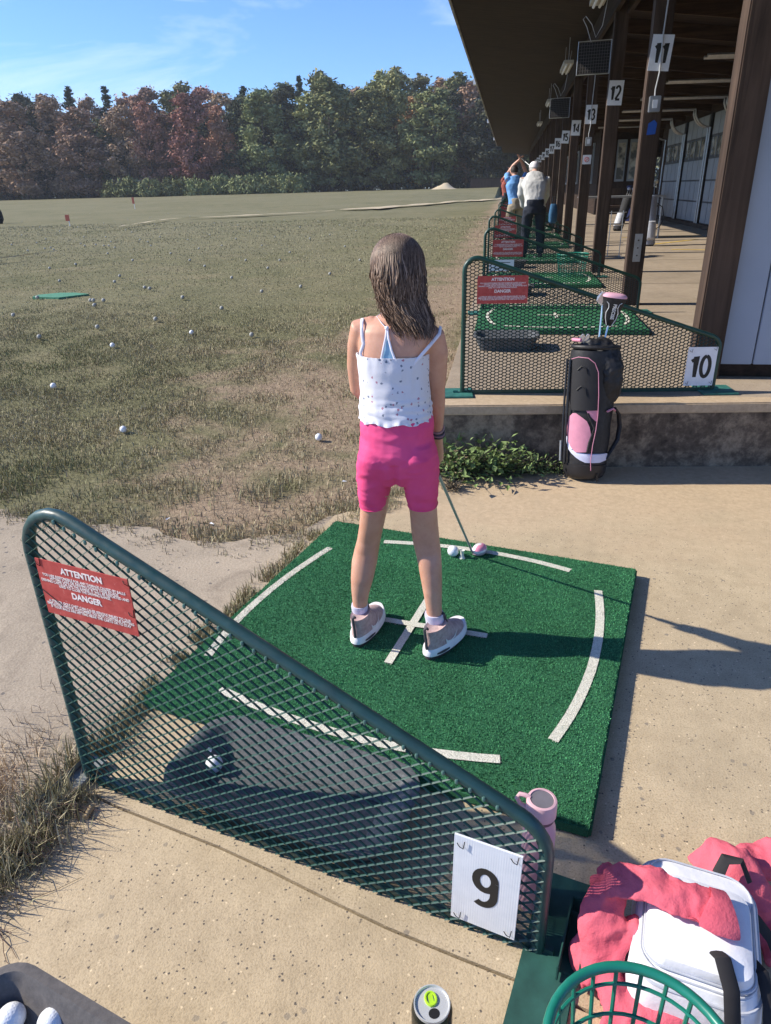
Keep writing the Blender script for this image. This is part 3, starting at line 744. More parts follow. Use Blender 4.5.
# turf bristles on the near mat
n = 150000; X = rng.uniform(-.603, .603, n); Y = rng.uniform(-.603, .603, n)
fade = np.array([mn.noise(Vector((a*4, b*4, 8)))+.5*mn.noise(Vector((a*14, b*14, 3))) for a, b in zip(X, Y)]); cc = np.array([.066,.245,.105])*rng.uniform(.5, 1.6, (n, 1))*(1+.45*fade[:,None]); 
on = np.zeros(n, bool)
for li, L in enumerate(lines):
    pts = arc3(*L, n=20); P = np.array([[p.x, p.y] for p in pts]); w = .013 if li < 4 else .012
    for i in range(len(P)-1):
        d = P[i+1]-P[i]; LL = np.linalg.norm(d); d = d/LL; s_ = (X-P[i,0])*d[0]+(Y-P[i,1])*d[1]; q = np.abs(-(X-P[i,0])*d[1]+(Y-P[i,1])*d[0])
        on |= (s_ > -.002) & (s_ < LL+.002) & (q < w)
wc = np.array([.72,.69,.58])*rng.uniform(.7, 1.15, (n, 1)); wornl = np.array([mn.noise(Vector((a*14, b*14, 2))) for a, b in zip(X[on], Y[on])]); wcc = wc[on]; wcc[wornl > .25] *= .6
cc[on] = wcc
bl = blades('turf_pile', X, Y, np.full(n, .034), rng.uniform(.003, .007, n), rng.uniform(.0015, .0030, n), cc, .9); bl.parent = mt; tag(bl, kind='stuff')
# plain mats further on: their own, squarer markings
arc_l = [[Vector((-.47,.40)), Vector((-.53,0)), Vector((-.47,-.40))], [Vector((-.40,.47)), Vector((0,.53)), Vector((.40,.47))], [Vector((.47,.40)), Vector((.53,0)), Vector((.47,-.40))],
         [Vector((-.40,-.47)), Vector((0,-.53)), Vector((.40,-.47))], [Vector((0,.14)), Vector((0,0)), Vector((0,-.14))], [Vector((-.14,0)), Vector((0,0)), Vector((.14,0))]]
m2 = mat_me(); l2 = strip_me(arc_l)
for k in range(12):
    t = empty('hitting_mat', (.40+.03*math.sin(k*5), 5.78+2.55*k-.02*k, PZ+.002), R(1.5*math.sin(k*3.3)),
              ('green hitting mat on the platform behind the number 10 divider' if k == 0 else 'green hitting mat behind the '+ords[k]+' divider past number 10'), 'golf mat', 'green hitting mats in the bays')
    obj_mesh('turf_pad', m2, t); obj_mesh('marking_lines', l2, t)
# worn green target mat out on the field
p = on_field(60, 296); g = MB(); pts = [(-.30,-.03),(-.22,-.20),(.16,-.18),(.30,.15),(.03,.22),(-.17,.17)]
g.add([(x, y, .0) for x, y in pts]+[(x, y, .03) for x, y in pts], [(5,4,3,2,1,0), (6,7,8,9,10,11)]+[(i, (i+1)%6, (i+1)%6+6, i+6) for i in range(6)])
o = g.build('target_mat', plain('bright_turf', (.08,.24,.15), .9, var=.15)); o.location = p+Vector((0,0,-.018)); o.rotation_euler.z = R(-12); tag(o, 'worn bright green mat lying flat in the middle of the grass', 'target mat')

# ================================================================ ball trays and balls
def tray_me(L, Wd, h, th=.014, floor=.03, corner=.07, k=1.9):
    def ring(ix, z, r): 
        pts = rounded([(-L/2+ix, -Wd/2+ix), (L/2-ix, -Wd/2+ix), (L/2-ix, Wd/2-ix), (-L/2+ix, Wd/2-ix)], [max(.005, r-ix)]*4, 6); return [Vector((x, y, z)) for x, y in pts]
    g = MB(); rings = [ring(.03, 0, corner), ring(.012, h*.5, corner), ring(0, h-.012, corner), ring(-.012, h-.010, corner), ring(-.014, h, corner), ring(.002, h+.003, corner), ring(.008*k, h-.004, corner), ring(.022*k, h*.5+floor*.5, corner), ring(.038*k, floor, corner), ring(.07, floor-.004, corner+.02)]
    g.loft(rings); return g.me('ball_tray', M['rubber'], True)
tr = obj_mesh('ball_tray', tray_me(.56, .25, .072, floor=.018)); tr.location = (-.440, 1.155, .001); tr.rotation_euler.z = R(-13.5)
tag(tr, 'dark rubber tray behind the near divider with two balls in it', 'ball tray', 'rubber ball trays beside the mats')
# the darker fan shaped end lips of the tray
def gball(p, label, group=None):
    global bme
    o = obj_mesh('golf_ball', bme); o.location = p; o.rotation_euler = (random.random()*6, random.random()*6, random.random()*6); return tag(o, label, 'golf ball', group)
bme = MB().ball((0,0,0), .0213, 10).me('golf_ball', M['ball'], True)
gball(atz(206, 753, .036), 'white ball resting in the dark tray behind the near divider, the farther of the two', None)
gball(atz(214, 764, .036), 'white ball resting in the dark tray behind the near divider, the closer of the two', None)
# tray at the photographer's feet
b8 = tray_me(.60, .36, .20, floor=.145, corner=.045, k=.9); b8.name = 'ball_bin'; b8.materials.clear(); b8.materials.append(M['bin'])
tr8 = obj_mesh('ball_tray', b8); tag(tr8, 'brownish grey ball tray at the bottom left corner of the photo', 'ball tray', 'rubber ball trays beside the mats')
c0 = atz(8, 962, .20); c1 = atz(112, 1026, .20); d = (c1-c0).normalized(); ang = math.atan2(d.y, d.x)
Rm = Matrix.Rotation(ang, 4, 'Z'); tr8.rotation_euler.z = ang; cc0 = c0 - Rm @ Vector((-.30+.0, .18, 0)); tr8.location = (cc0.x-.0, cc0.y, .001)
gball(atz(11, 1018, .165), 'white ball in the corner tray, nearest the photo edge', None); gball(atz(52, 1022, .165), 'white ball in the corner tray, right of the other ball', None)
gball(atz(-40, 1050, .165), 'white ball in the corner tray, outside the left edge of the photo', None)
# other trays on the platform
tb = tray_me(.40, .26, .09)
for k, (x, y) in enumerate(((.02, 4.72), (.06, 7.25), (.05, 9.8), (.03, 12.3))):
    o = obj_mesh('ball_tray', tb); o.location = (x, y, PZ+.001); o.rotation_euler.z = R(2); tag(o, 'dark rubber tray on the platform just behind the '+('number 10 divider' if k == 0 else ords[k]+' divider past number 10'), 'ball tray', 'rubber ball trays beside the mats')
# ball, rubber tee and club head on the mat edge
gball(atz(453, 556, .036)+Vector((0,0,.0213)), 'white ball sitting on the far white line of the mat beside the club head')
g = MB(); g.lathe([(.013,0),(.010,.004),(.007,.01),(.0065,.026),(.010,.034),(.009,.034),(.005,.030)], 14); o = g.build('rubber_tee', plain('white_rubber', (.62,.62,.55), .6), smooth=True)
q = atz(462, 558, .036); o.location = q; tag(o, 'short off-white rubber tee between the ball and the club head', 'golf tee')
# balls lying on the field
near = [(124,433,'near the tall green tuft at the left'), (319,441,'just left of the golfer in the worn grass'), (54,389,'alone at the left, above the green tuft'), (113,348,'alone on the plain grass left of centre'), (192,335,'halfway between the golfer and the left edge')]
for u, v, l in near: gball(on_field(u, v)+Vector((0,0,.024)), 'white range ball '+l)
far = [(91,303),(94,303),(104,303),(95,308),(145,290),(60,283),(150,291),(120,278),(115,284),(50,270),(76,266),(133,262),(108,255),(28,252),(51,249),(54,251),(45,250),(37,244),(46,240),(81,245),(85,247),(96,246),(104,247),(109,247),(115,249),(111,243),(106,238),(84,238),(126,231),(132,233),(148,243),(151,247),(140,241),(155,225),(160,238),
 (175,229),(188,241),(199,250),(210,236),(222,247),(236,240),(250,232),(262,247),(275,238),(205,268),(232,280),(190,262),(171,255),(246,262),(268,270),(290,254),(310,240),(330,236),(345,248),(300,228),(215,224),(238,226),(262,222),(284,221),(318,222),(340,226),(356,232),(150,218),(168,214),(190,217),(128,220),(104,224),(78,228),(60,232),(40,228),(22,236),(12,246),(183,300),(222,311),(262,294),(301,289),(330,276),(156,322),(98,330),(40,340),(14,318),(252,338),(360,262),(280,262),(38,300),(22,222),(66,219),(90,214),(258,212),(210,210)]
bme_c = bme; bme = bme.copy(); bme.materials.clear(); bme.materials.append(plain('scuffed_ball', (.38,.375,.34), .6))
for u, v in far: gball(on_field(u, v)+Vector((0,0,.03)), 'white range ball lying out on the mown field', 'loose balls out on the field')

bme = bme_c
# ================================================================ small things on the slab
# drink can
cp = atz(432, 1004, .118); t = empty('drink_can', (cp.x, cp.y, .001), R(20), 'black drink can with a lime green pull tab on the near concrete', 'can')
MB().lathe([(.024,0),(.027,.004),(.0325,.012),(.033,.016),(.033,.104),(.0325,.107),(.028,.115)], 32).build('body', plain('black_can', (.018,.020,.016), .3, .6, .3), t, True)
MB().lathe([(.0290,.113),(.0292,.1195),(.0276,.1195),(.0262,.1160),(.001,.1160)], 32).build('lid', plain('can_aluminium', (.62,.63,.63), .35, .5, .35, var=.05), t, True)
g = MB(); g.box(-.004, .004, -.004, .020, .1165, .1178); g.tube([(.0085*math.cos(a), .008+.0105*math.sin(a), .1176) for a in [i*math.pi/8 for i in range(16)]], .0022, 6, closed=True)
g.build('pull_tab', plain('lime_tab', (.38,.62,.03), .4, .5), t, True)
MB().add([(.009*math.cos(a), -.014+.008*math.sin(a), .1163) for a in [i*math.pi/8 for i in range(16)]], [tuple(range(16))]).build('mouth', M['black'], t, normals=False)
g = MB()
for i in range(5):
    a0 = R(-120+i*9); g.add([(.0333*math.cos(a0+s_*.03), .0333*math.sin(a0+s_*.03), z) for s_, z in ((-1,.02),(1,.02),(1.6,.085),(-.2,.085))], [(0,1,2,3)])
g.build('stripe', plain('can_green', (.12,.4,.04), .4), t, normals=False)
# pink bottle
bp = atz(553, 905, 0); bp = Vector((.108, .972, .001)); t = empty('water_bottle', bp, 0, 'tall pale pink bottle with a grey lid standing beside the number 9 divider end', 'bottle'); t.scale = (.86,.86,1.0)
pk = plain('powder_pink', (.62,.36,.43), .35, .4, var=.04); pk2 = plain('pink_lid', (.68,.42,.46), .45, .4, var=.04)
MB().lathe([(.030,0),(.034,.004),(.0355,.012),(.0355,.20),(.034,.215),(.029,.228),(.028,.236)], 36).build('body', pk, t, True)
g = MB(); g.lathe([(.0295,.236),(.0295,.243),(.029,.243)], 36); g.build('collar', plain('mauve_collar', (.16,.085,.11), .5), t, True)
g = MB(); g.lathe([(.030,.2435),(.0325,.246),(.0325,.276),(.0305,.280),(.0255,.281),(.0245,.2785)], 36)
lid = g.build('lid', pk2, t, True)
MB().lathe([(.0247,.2780),(.0247,.2795),(.0005,.2795)], 36).build('disc', plain('grey_disc', (.16,.15,.17), .5), lid, True)
g = MB(); g.tube([(-.030,.004,.252),(-.044,.008,.256),(-.052,.010,.268),(-.046,.009,.279),(-.034,.006,.280),(-.024,.003,.277)], .0048, 8); g.build('carry_loop', pk2, lid, True)
# cigarette end
g = MB(); g.tube([(0,0,.006),(.004,.028,.0065)], .0058, 12); o = g.build('cigarette_end', plain('tan_filter', (.45,.33,.18), .8), smooth=True); o.location = atz(86, 820, .001); o.rotation_euler.z = R(12)
o.scale = (1.15,1.15,1.15); tag(o, 'short tan cigarette end on the concrete near the dry grass', 'litter')
# litter flecks
for k, (u, v) in enumerate(((345,488),(169,526),(213,531))):
    g = MB(); g.add([(-.012,-.003,0),(.010,-.005,.003),(.013,.004,0),(-.009,.005,.004)], [(0,1,2,3)]); o = g.build('paper_scrap', M['white'], normals=False); o.location = on_field(u, v)+Vector((0,0,.035)); o.rotation_euler.z = k*1.3
    tag(o, ('white scrap of paper in the worn grass left of the girl', 'pale scrap lying at the edge of the green tuft', 'pale scrap on the dirt below the green tuft')[k], 'litter')
# green wire ball basket
def basket_me(r0, r1, h, nw=22, nr=4, wr=.0032):
    rim = MB(); rim.tube([(r1*math.cos(a), r1*math.sin(a), h) for a in [i*2*math.pi/48 for i in range(48)]], .0075, 10, closed=True)
    w = MB()
    for i in range(nw):
        a = 2*math.pi*i/nw; w.tube([(r1*math.cos(a), r1*math.sin(a), h), (r0*1.1*math.cos(a), r0*1.1*math.sin(a), .012), (r0*.95*math.cos(a), r0*.95*math.sin(a), .004), (.01*math.cos(a), .01*math.sin(a), .004)], wr, 6)
    for k in range(nr):
        z = .02+(h-.02)*(k+.45)/nr; r = r0+(r1-r0)*z/h; w.tube([(r*math.cos(a), r*math.sin(a), z) for a in [i*2*math.pi/48 for i in range(48)]], wr, 6, closed=True)
    w.tube([(r0*.6*math.cos(a), r0*.6*math.sin(a), .004) for a in [i*2*math.pi/32 for i in range(32)]], wr, 6, closed=True)
    return rim.me('rim', M['bask'], True), w.me('wires', M['bask'], True)
M['bask'] = plain('green_plastic_coating', (.010,.17,.12), .35, .5, var=.1)
bc = atz(644, 1062, .26); t = empty('ball_basket', (bc.x, bc.y, .001), 0, 'green wire basket in front of the pink hoodie at the bottom edge', 'basket', 'green wire ball baskets')
a, b = basket_me(.092, .124, .258); obj_mesh('rim', a, t); obj_mesh('wires', b, t)
t = empty('ball_basket', (.72, 8.45, PZ+.001), 0, 'green wire basket standing on the platform beside the man in the pale sweater', 'basket', 'green wire ball baskets')
a, b = basket_me(.12, .17, .27); obj_mesh('rim', a, t); obj_mesh('wires', b, t)
# ================================================================ range shelter
SH = empty('range_shelter', (1.07, 4.0, PZ), 0, 'long dark brown timber shelter with a sloping roof over the hitting bays', 'building')
O = Vector((1.07, 4.0, PZ))
def rel(o): o.location = Vector(o.location)-O; return o
def part(name, mb, mat, parent=SH, **k):
    o = mb.build(name, mat, parent, **k); o.location = -O if parent is SH else (0,0,0); return o
def roofz(x): return 3.46-(x+.84)*.118
YE = 47.0
g = MB(); xa, xb = -.84, 7.2
g.add([(xa, 1.0, roofz(xa)), (xb, 1.0, roofz(xb)), (xb, YE, roofz(xb)), (xa, YE, roofz(xa)), (xa, 1.0, roofz(xa)+.16), (xb, 1.0, roofz(xb)+.16), (xb, YE, roofz(xb)+.16), (xa, YE, roofz(xa)+.16)], [(0,3,2,1),(4,5,6,7),(0,1,5,4),(1,2,6,5),(2,3,7,6),(3,0,4,7)])
rf = part('roof', g, M['roofwood'])
g = MB(); g.add([(-.70, YE+.05, roofz(-.7)+.25), (xb, YE+.05, roofz(xb)+.25), (xb, 62, roofz(xb)+.25), (-.70, 62, roofz(-.7)+.25), (-.70, YE+.05, roofz(-.7)+.4), (xb, YE+.05, roofz(xb)+.4), (xb, 62, roofz(xb)+.4), (-.70, 62, roofz(-.7)+.4)], [(0,3,2,1),(4,5,6,7),(0,1,5,4),(1,2,6,5),(2,3,7,6),(3,0,4,7)])
part('roof', g, M['roofwood'])
g = MB(); g.box(-.872, -.843, 1.0, YE, roofz(-.84)-.02, roofz(-.84)+.18); part('fascia', g, M['fascia'], SH)
for y in (9, 19, 30, 41):
    g = MB(); g.box(-.95, -.874, y, y+.22, roofz(-.84)+.0, roofz(-.84)+.12); part('gutter_bracket', g, M['white'], SH)
# rafters under the bays and the walkway
for k in range(34):
    y = 4.7+k*1.275
    g = MB(); x0, x1 = 1.15, 7.1; w = .02
    g.add([(x0, y-w, roofz(x0)-.16), (x1, y-w, roofz(x1)-.16), (x1, y+w, roofz(x1)-.16), (x0, y+w, roofz(x0)-.16), (x0, y-w, roofz(x0)-.003), (x1, y-w, roofz(x1)-.003), (x1, y+w, roofz(x1)-.003), (x0, y+w, roofz(x0)-.003)], [(0,3,2,1),(4,5,6,7),(0,1,5,4),(1,2,6,5),(2,3,7,6),(3,0,4,7)])
    part('rafter', g, M['rafter'])
g = MB(); g.box(1.0, 1.045, 3.9, YE, 2.93, 3.19); part('header_beam', g, M['beam'])
g = MB(); g.box(1.125, 1.17, 3.9, YE, 2.90, 3.17); part('header_beam', g, M['beam'])
posts_y = [4.02]+[6.62+2.555*k for k in range(16)]
for k, y in enumerate(posts_y):
    g = MB(); a = .070; z1 = 3.22
    n_ = 9; rings = []
    for i in range(n_+1):
        z = PZ+.002+(z1-PZ)*i/n_; j = .004*mn.noise(Vector((k*3.1, i*.9, 0))); rings.append([Vector((1.082-a+j, y-a, z)), Vector((1.082+a+j, y-a, z)), Vector((1.082+a+j, y+a, z)), Vector((1.082-a+j, y+a, z))])
    g.loft(rings); p = part('post', g, M['post'], bevel=.007)
    if k in (1,):
        q = MB(); q.box(1.055, 1.115, y-a-.006, y-a-.001, PZ+.36, PZ+.58); part('bracket', q, M['galv'], p)
        q = MB(); 
        for zz in (.41,.47,.53): q.ball((1.085, y-a-.008, PZ+zz), .007, 5)
        part('bolt', q, M['black'], p)
# end wall beside the first post, painted boards with a joint and a dark sill
g = MB(); g.box(1.155, 1.32, 4.00, 4.06, PZ+.07, 3.1); part('wall', g, M['panel'], bevel=.003)
g = MB(); g.box(1.327, 2.50, 4.00, 4.06, PZ+.07, 3.02); w_ = part('wall', g, M['panel'], bevel=.003)
g = MB(); g.box(2.507, 5.5, 4.00, 4.06, PZ+.07, 2.8); part('wall', g, M['panel'], bevel=.003)
g = MB(); g.box(1.155, 5.5, 4.012, 4.05, PZ+.003, PZ+.069); part('sill', g, M['beam'])
# back wall with sectional doors
XW = 4.26
g = MB(); g.box(XW+.06, XW+.2, 4.1, 24.0, PZ+.003, 3.0); part('wall', g, M['beam'])
g = MB(); g.box(XW-.05, XW+.055, 4.1, 24.0, PZ+.003, PZ+.09); part('sill', g, M['post'])
for k in range(6):
    y0 = 20.75-2.42*k; y1 = y0+2.12
    g = MB(); g.box(XW, XW+.05, y0, y1, PZ+.10, 2.62); dr = part('garage_door', g, M['doorfr'])
    H5 = (2.62-PZ-.10)/5
    for r in range(5):
        if r == 3: continue
        q = MB()
        for c in range(4): 
            ya = y0+.05+c*(2.02/4)+.02; q.box(XW-.015, XW-.001, ya, ya+2.02/4-.03, PZ+.12+r*H5, PZ+.10+(r+1)*H5-.015)
        part('door_panel', q, M['door'], dr)
    r = 3; q = MB()
    q2 = MB(); 
    for c in range(4):
        ya = y0+.07+c*(2.02/4)+.03; q.box(XW-.008, XW-.001, ya, ya+2.02/4-.09, PZ+.16+r*H5, PZ+.06+(r+1)*H5)
        q2 = MB(); q2.box(XW-.014, XW-.002, ya-.035, ya-.003, PZ+.12+r*H5, PZ+.10+(r+1)*H5-.015); part('mullion', q2, M['door'], dr)
    part('window_pane', q, M['glass'], dr)
    for yy in (y0-.06, y1+.06):
        q = MB(); q.tube([(XW-.05, yy, PZ+.1), (XW-.05, yy, 2.35)]+[(XW-.05-.35*math.sin(t), yy, 2.35+.35*(1-math.cos(t))) for t in [i*math.pi/12 for i in range(1, 7)]]+[(XW-1.9, yy, 2.72)], .022, 6)
        part('door_track', q, M['galv'], dr)
# farther office front with tall windows
g = MB(); g.box(2.9, XW+.2, 27.0, 27.15, PZ, 3.0); part('wall', g, M['beam'])
g = MB(); g.box(2.9, 3.05, 27.15, YE, PZ, 3.0); part('wall', g, M['beam'])
for x in (3.05, 3.45, 3.85):
    g = MB(); g.box(x, x+.30, 26.93, 26.99, 1.35, 2.6); q = part('window', g, M['door'])
    g = MB(); g.box(x+.04, x+.26, 26.915, 26.928, 1.42, 2.5); part('pane', g, M['glass'], q)
for k in range(5):
    g = MB(); g.box(2.84, 2.895, 28.5+3*k, 30.1+3*k, 1.3, 2.6); q = part('window', g, M['door'])
    g = MB(); g.box(2.825, 2.838, 28.6+3*k, 30.0+3*k, 1.38, 2.5); part('pane', g, M['glass'], q)
# ---------------------------------------------------------------- bay number signs on the posts, outlets, cables
for k, y in enumerate(posts_y[1:]):
    num = 11+k; w, h = (.155, .235)
    num_sign(str(num), w, h, (1.082+.004, y-.0745, 2.19), 0, 'white sign with number %d high on a brown post' % num, .145, M['white'], .78, R([4, 2, 1, 2][k % 4]))
def cable(pts, label, r=.006):
    g = MB(); g.tube(pts, r, 6); o = g.build('cable', M['cable'], smooth=True, normals=False); return tag(o, label, 'cable')
for k in (1, 3):
    y = posts_y[k]-.078; nn = 11 if k == 1 else 13
    cable([(1.10, y-.008, 3.15), (1.095, y-.009, 2.6), (1.085, y-.012, 2.3), (1.09, y-.012, 2.06), (1.075, y-.012, 1.95), (1.078, y-.010, 1.88)], 'grey cable running down the '+('nearest tall post with a blue tape scrap' if k == 1 else 'third post with a small red symbol sign'))
    g = MB(); g.box(-.042, .042, -.045, 0, -.055, .055); o = g.build('outlet_box', M['galv'], bevel=.004); o.location = (1.08, y+.004, 1.85); tag(o, 'metal socket box with a white outlet '+('above the blue tape' if k == 1 else 'above the small symbol sign'), 'outlet')
    MB().box(-.018, .018, -.049, -.0455, -.028, .028).build('outlet_plate', M['white'], o)
g = MB(); g.add([(-.035,0,-.05),(.03,0,-.045),(.035,0,.03),(.01,0,.055),(-.03,0,.03)], [(0,1,2,3,4)]); g.add([(-.035,-.003,-.05),(.03,-.003,-.045),(.035,-.003,.03),(.01,-.003,.055),(-.03,-.003,.03)], [(4,3,2,1,0)])
o = g.build('tape_patch', M['bluetape']); o.location = (1.085, posts_y[1]-.073, 1.69); tag(o, 'scrap of blue tape on the brown post below the number 11 socket', 'tape')
g = MB(); g.box(-.06, .06, -.003, 0, -.06, .06); o = g.build('small_sign', M['white']); o.location = (1.08, posts_y[3]-.074, 1.62); tag(o, 'small square sign with a red mark on the number 13 post', 'sign')
g = MB(); g.tube([(.03*math.cos(a), -.004, .03*math.sin(a)) for a in [i*math.pi/8 for i in range(16)]], .004, 5, closed=True); g.tube([(-.02,-.005,-.02),(.02,-.005,.02)], .004, 5); g.build('symbol', M['red'], o)
# strip lights under the roof
for k, y in enumerate((8.3, 13.0, 18.2, 24.0)):
    t = empty('strip_light', (.78+.0*k, y, 2.93-.0*k), 0, 'pale strip light under the dark roof, '+('nearest', 'second', 'third', 'farthest')[k]+' of the row', 'lamp', 'strip lights under the roof')
    g = MB(); g.box(-.07, .07, -.5, .5, 0, .045); g.build('housing', M['lamp'], t)
    g = MB(); 
    for s in (-.03, .03): g.tube([(s, -.47, -.014), (s, .47, -.014)], .014, 8)
    g.build('tube', M['white'], t, True)
    g = MB()
    for s in (-.4, .4): g.tube([(0, s, .045), (0, s, roofz(.78)-2.93)], .004, 5)
    g.build('hanger', M['cable'], t)
# caged heater hanging over the second bay
hp = aty(594, 58, 8.6); t = empty('cage_heater', hp, R(-8), 'dark wire caged heater hanging under the roof near the number 12 sign', 'heater')
MB().box(-.19, .19, 0, .16, -.17, .17).build('body', plain('soot_black', (.02,.018,.017), .7), t, bevel=.012)
g = MB()
for i in range(13): x = -.19+.38*i/12; g.tube([(x, -.03, -.17), (x, -.03, .17)], .0022, 4)
for i in range(11): z = -.17+.34*i/10; g.tube([(-.19, -.03, z), (.19, -.03, z)], .0022, 4)
g.build('guard', plain('guard_wire', (.11,.10,.10), .5, .4, .5), t)
g = MB(); g.tube([(-.2,-.03,-.18),(.2,-.03,-.18),(.2,-.03,.18),(-.2,-.03,.18)], .006, 6, closed=True); g.build('guard_frame', M['galv'], t)
g = MB(); g.tube([(-.05,0,.17),(-.12,0,.34),(-.17,0,.42),(-.14,0,.45),(-.06,0,.36),(0,0,.22),(.07,0,.34),(.16,0,(roofz(hp.x)-hp.z)/.80)], .005, 6); g.build('wire', M['cable'], t, True)
hp2 = aty(557, 128, 18.0)
for k in range(1):
    c = copy_tree(t); c.location = Vector((hp.x-.02, hp.y+5.1*(k+1), hp.z)); c['label'] = 'dark caged heater under the roof, number %s farther along the row' % ('one', 'two', 'three')[k]; c['group'] = 'caged heaters under the roof'
t['group'] = 'caged heaters under the roof'
for o in [t]+[x for x in C.objects if x.name.startswith('cage_heater.')]: o.scale = (.80,.80,.80)
# ---------------------------------------------------------------- furniture on the walkway
t = empty('metal_table', (2.1, 15.2, PZ), R(5), 'light metal table standing on the walkway beyond the number 12 post', 'table')
MB().box(-.75, .75, -.35, .35, .72, .75).build('tabletop', M['galv'], t, bevel=.004)
for x in (-.7, .7):
    for y in (-.3, .3): MB().tube([(x, y, 0), (x, y, .72)], .018, 8).build('leg', M['galv'], t)
MB().tube([(-.7, 0, .25), (.7, 0, .25)], .014, 8).build('stretcher', M['galv'], t)
t = empty('barrel', (3.45, 22.0, PZ), 0, 'dark blue barrel standing near the back windows', 'barrel')
MB().lathe([(.27,0),(.29,.03),(.30,.3),(.285,.31),(.30,.32),(.30,.6),(.285,.61),(.29,.62),(.28,.88),(.26,.9),(.25,.88)], 24).build('body', plain('dark_blue_plastic', (.015,.025,.10), .5), t, True)
MB().lathe([(.24,.875),(.24,.885),(.001,.885)], 24).build('lid', M['black'], t)
t = empty('wooden_bench', (3.0, 20.3, PZ), 0, 'low dark wooden bench in front of the back wall', 'bench')
MB().box(-.7, .7, -.2, .2, .4, .45).build('seat', M['post'], t, bevel=.004); MB().box(-.7, .7, .17, .21, .45, .85).build('backrest', M['post'], t)
for x in (-.6, .6): MB().box(x-.04, x+.04, -.18, .18, 0, .4).build('leg', M['post'], t)
# ================================================================ other golf bags on the platform
def small_bag(loc, rz, lean, label, cols, n_clubs=4):
    t = empty('golf_bag', loc, rz, label, 'golf bag', 'golf bags on the platform')
    A = Matrix.Rotation(lean, 4, 'X'); ax = lambda x, y, z: A @ Vector((x, y, z))
    g = MB(); g.loft([[ax(r*math.cos(a), r*.8*math.sin(a), z) for a in [2*math.pi*j/20 for j in range(20)]] for r, z in ((.09,.01),(.105,.03),(.11,.2),(.105,.5),(.115,.72),(.12,.76),(.11,.77))]); g.build('body', cols[0], t, True)
    g = MB(); g.loft([[ax(.085*math.cos(a), -.075+r*math.sin(a), z) for a in [2*math.pi*j/16 for j in range(16)]] for r, z in ((.02,.08),(.06,.11),(.065,.25),(.06,.36),(.02,.38))]); g.build('pocket', cols[1], t, True)
    g = MB(); g.tube([ax(.10,0,.68), ax(.20,-.02,.6), ax(.23,-.03,.42), ax(.17,-.02,.3), ax(.10,0,.26)], .02, 8, flat=.4); g.build('strap', M['black'], t, True)
    for s in (-1, 1): MB().tube([ax(s*.06,.09,.68), Vector((s*.22, .30 if lean < 0 else .42, 0.01))], .008, 6).build('stand_leg', M['galv'], t)
    for i in range(n_clubs):
        x = -.06+.04*i; g = MB(); p0 = ax(x, .02, .72); p1 = ax(x*1.3, .02+.01*i, .95+.04*(i % 2)); g.tube([p0, p1], .005, 6); c = g.build('club_shaft', M['galv'], t)
        g = MB(); g.ball(p1+Vector((.02,0,.02)), .035, 6, (1.1,.8,.9)); g.build('club_head', cols[2 if i % 2 else 1], c, True)
silver = plain('silver_cloth', (.45,.47,.52), .5); greyb = plain('pale_blue_grey_cloth', (.27,.30,.38), .7); blk = plain('black_cloth', (.02,.02,.023), .75); cream = plain('cream_cover', (.6,.55,.42), .7)
small_bag(tuple(atz(648, 246, PZ)), R(10), R(-12), 'pale grey and black golf bag leaning behind the number 11 post', (greyb, silver, cream))
b_ = atz(617, 231, PZ+.001)
small_bag((b_.x, b_.y, PZ+.001), R(-35), R(-28), 'black golf bag with a silver pocket on a stand right of the number 12 post', (blk, silver, blk), 3)
t = empty('wire_rack', (atz(607, 258, PZ).x, atz(607, 258, PZ).y, PZ), 0, 'thin wire bag rack on the platform between the number 11 and 12 posts', 'rack')
g = MB(); 
for x in (-.16, 0, .16): g.tube([(x, 0, .01), (x, 0, .62)], .006, 6)
for z in (.04, .2, .6): g.tube([(-.2, 0, z), (.2, 0, z)], .006, 6)
g.build('frame', M['galv'], t); g = MB(); g.tube([(-.2,-.2,.008),(.2,-.2,.008),(.2,.2,.008),(-.2,.2,.008)], .007, 6, closed=True); g.build('base', M['galv'], t)
# ================================================================ field markers, mound, far objects
for k, (u, v, h) in enumerate(((70, 226, .42), (135, 209, .8))):
    p = on_field(u, v); t = empty('field_flag', p, 0, ('small red marker flag on the left part of the field', 'red marker flag farther out, below the treeline')[k], 'flag')
    MB().tube([(0,0,0),(0,0,h)], .015, 6).build('pole', M['white'], t)
    MB().box(-.13, .03, -.02, .02, h*.45, h).build('flag_cloth', plain('red_cloth', (.55,.14,.09), .7), t)
p = on_field(444, 190); g = MB()
def moundf(x, y): return .8*math.exp(-((x/1.15)**2+(y/1.1)**2))*(1+.35*mn.noise(Vector((x, y, 0))))
N = 22; g.add([((i/N-.5)*9, (j/N-.5)*7, moundf((i/N-.5)*9, (j/N-.5)*7)-.12) for j in range(N+1) for i in range(N+1)], [(j*(N+1)+i, j*(N+1)+i+1, (j+1)*(N+1)+i+1, (j+1)*(N+1)+i) for j in range(N) for i in range(N)])
o = g.build('dirt_mound', M['sand'], smooth=True, normals=False); o.location = p; tag(o, 'low mound of pale sandy dirt in front of the dark trees', 'mound')
p = on_field(-4, 224); g = MB(); g.lathe([(.3,0),(.4,.2),(.38,.5),(.28,.8),(.12,.9)], 14); o = g.build('shrub_stump', plain('dark_bark', (.03,.028,.02), .9)); o.location = p; tag(o, 'dark rounded stump at the left edge of the field', 'stump')
# low dark cart far down by the end of the platform
t = empty('far_wall', tuple(on_field(494, 193)), 0, 'low dark timber wall at the far end of the platform', 'wall'); MB().box(-3.0, 3.0, -.3, .3, 0, 1.0).build('boards', M['post'], t); MB().box(-3.1, 3.1, -.36, .36, 1.0, 1.08).build('cap', M['beam'], t)
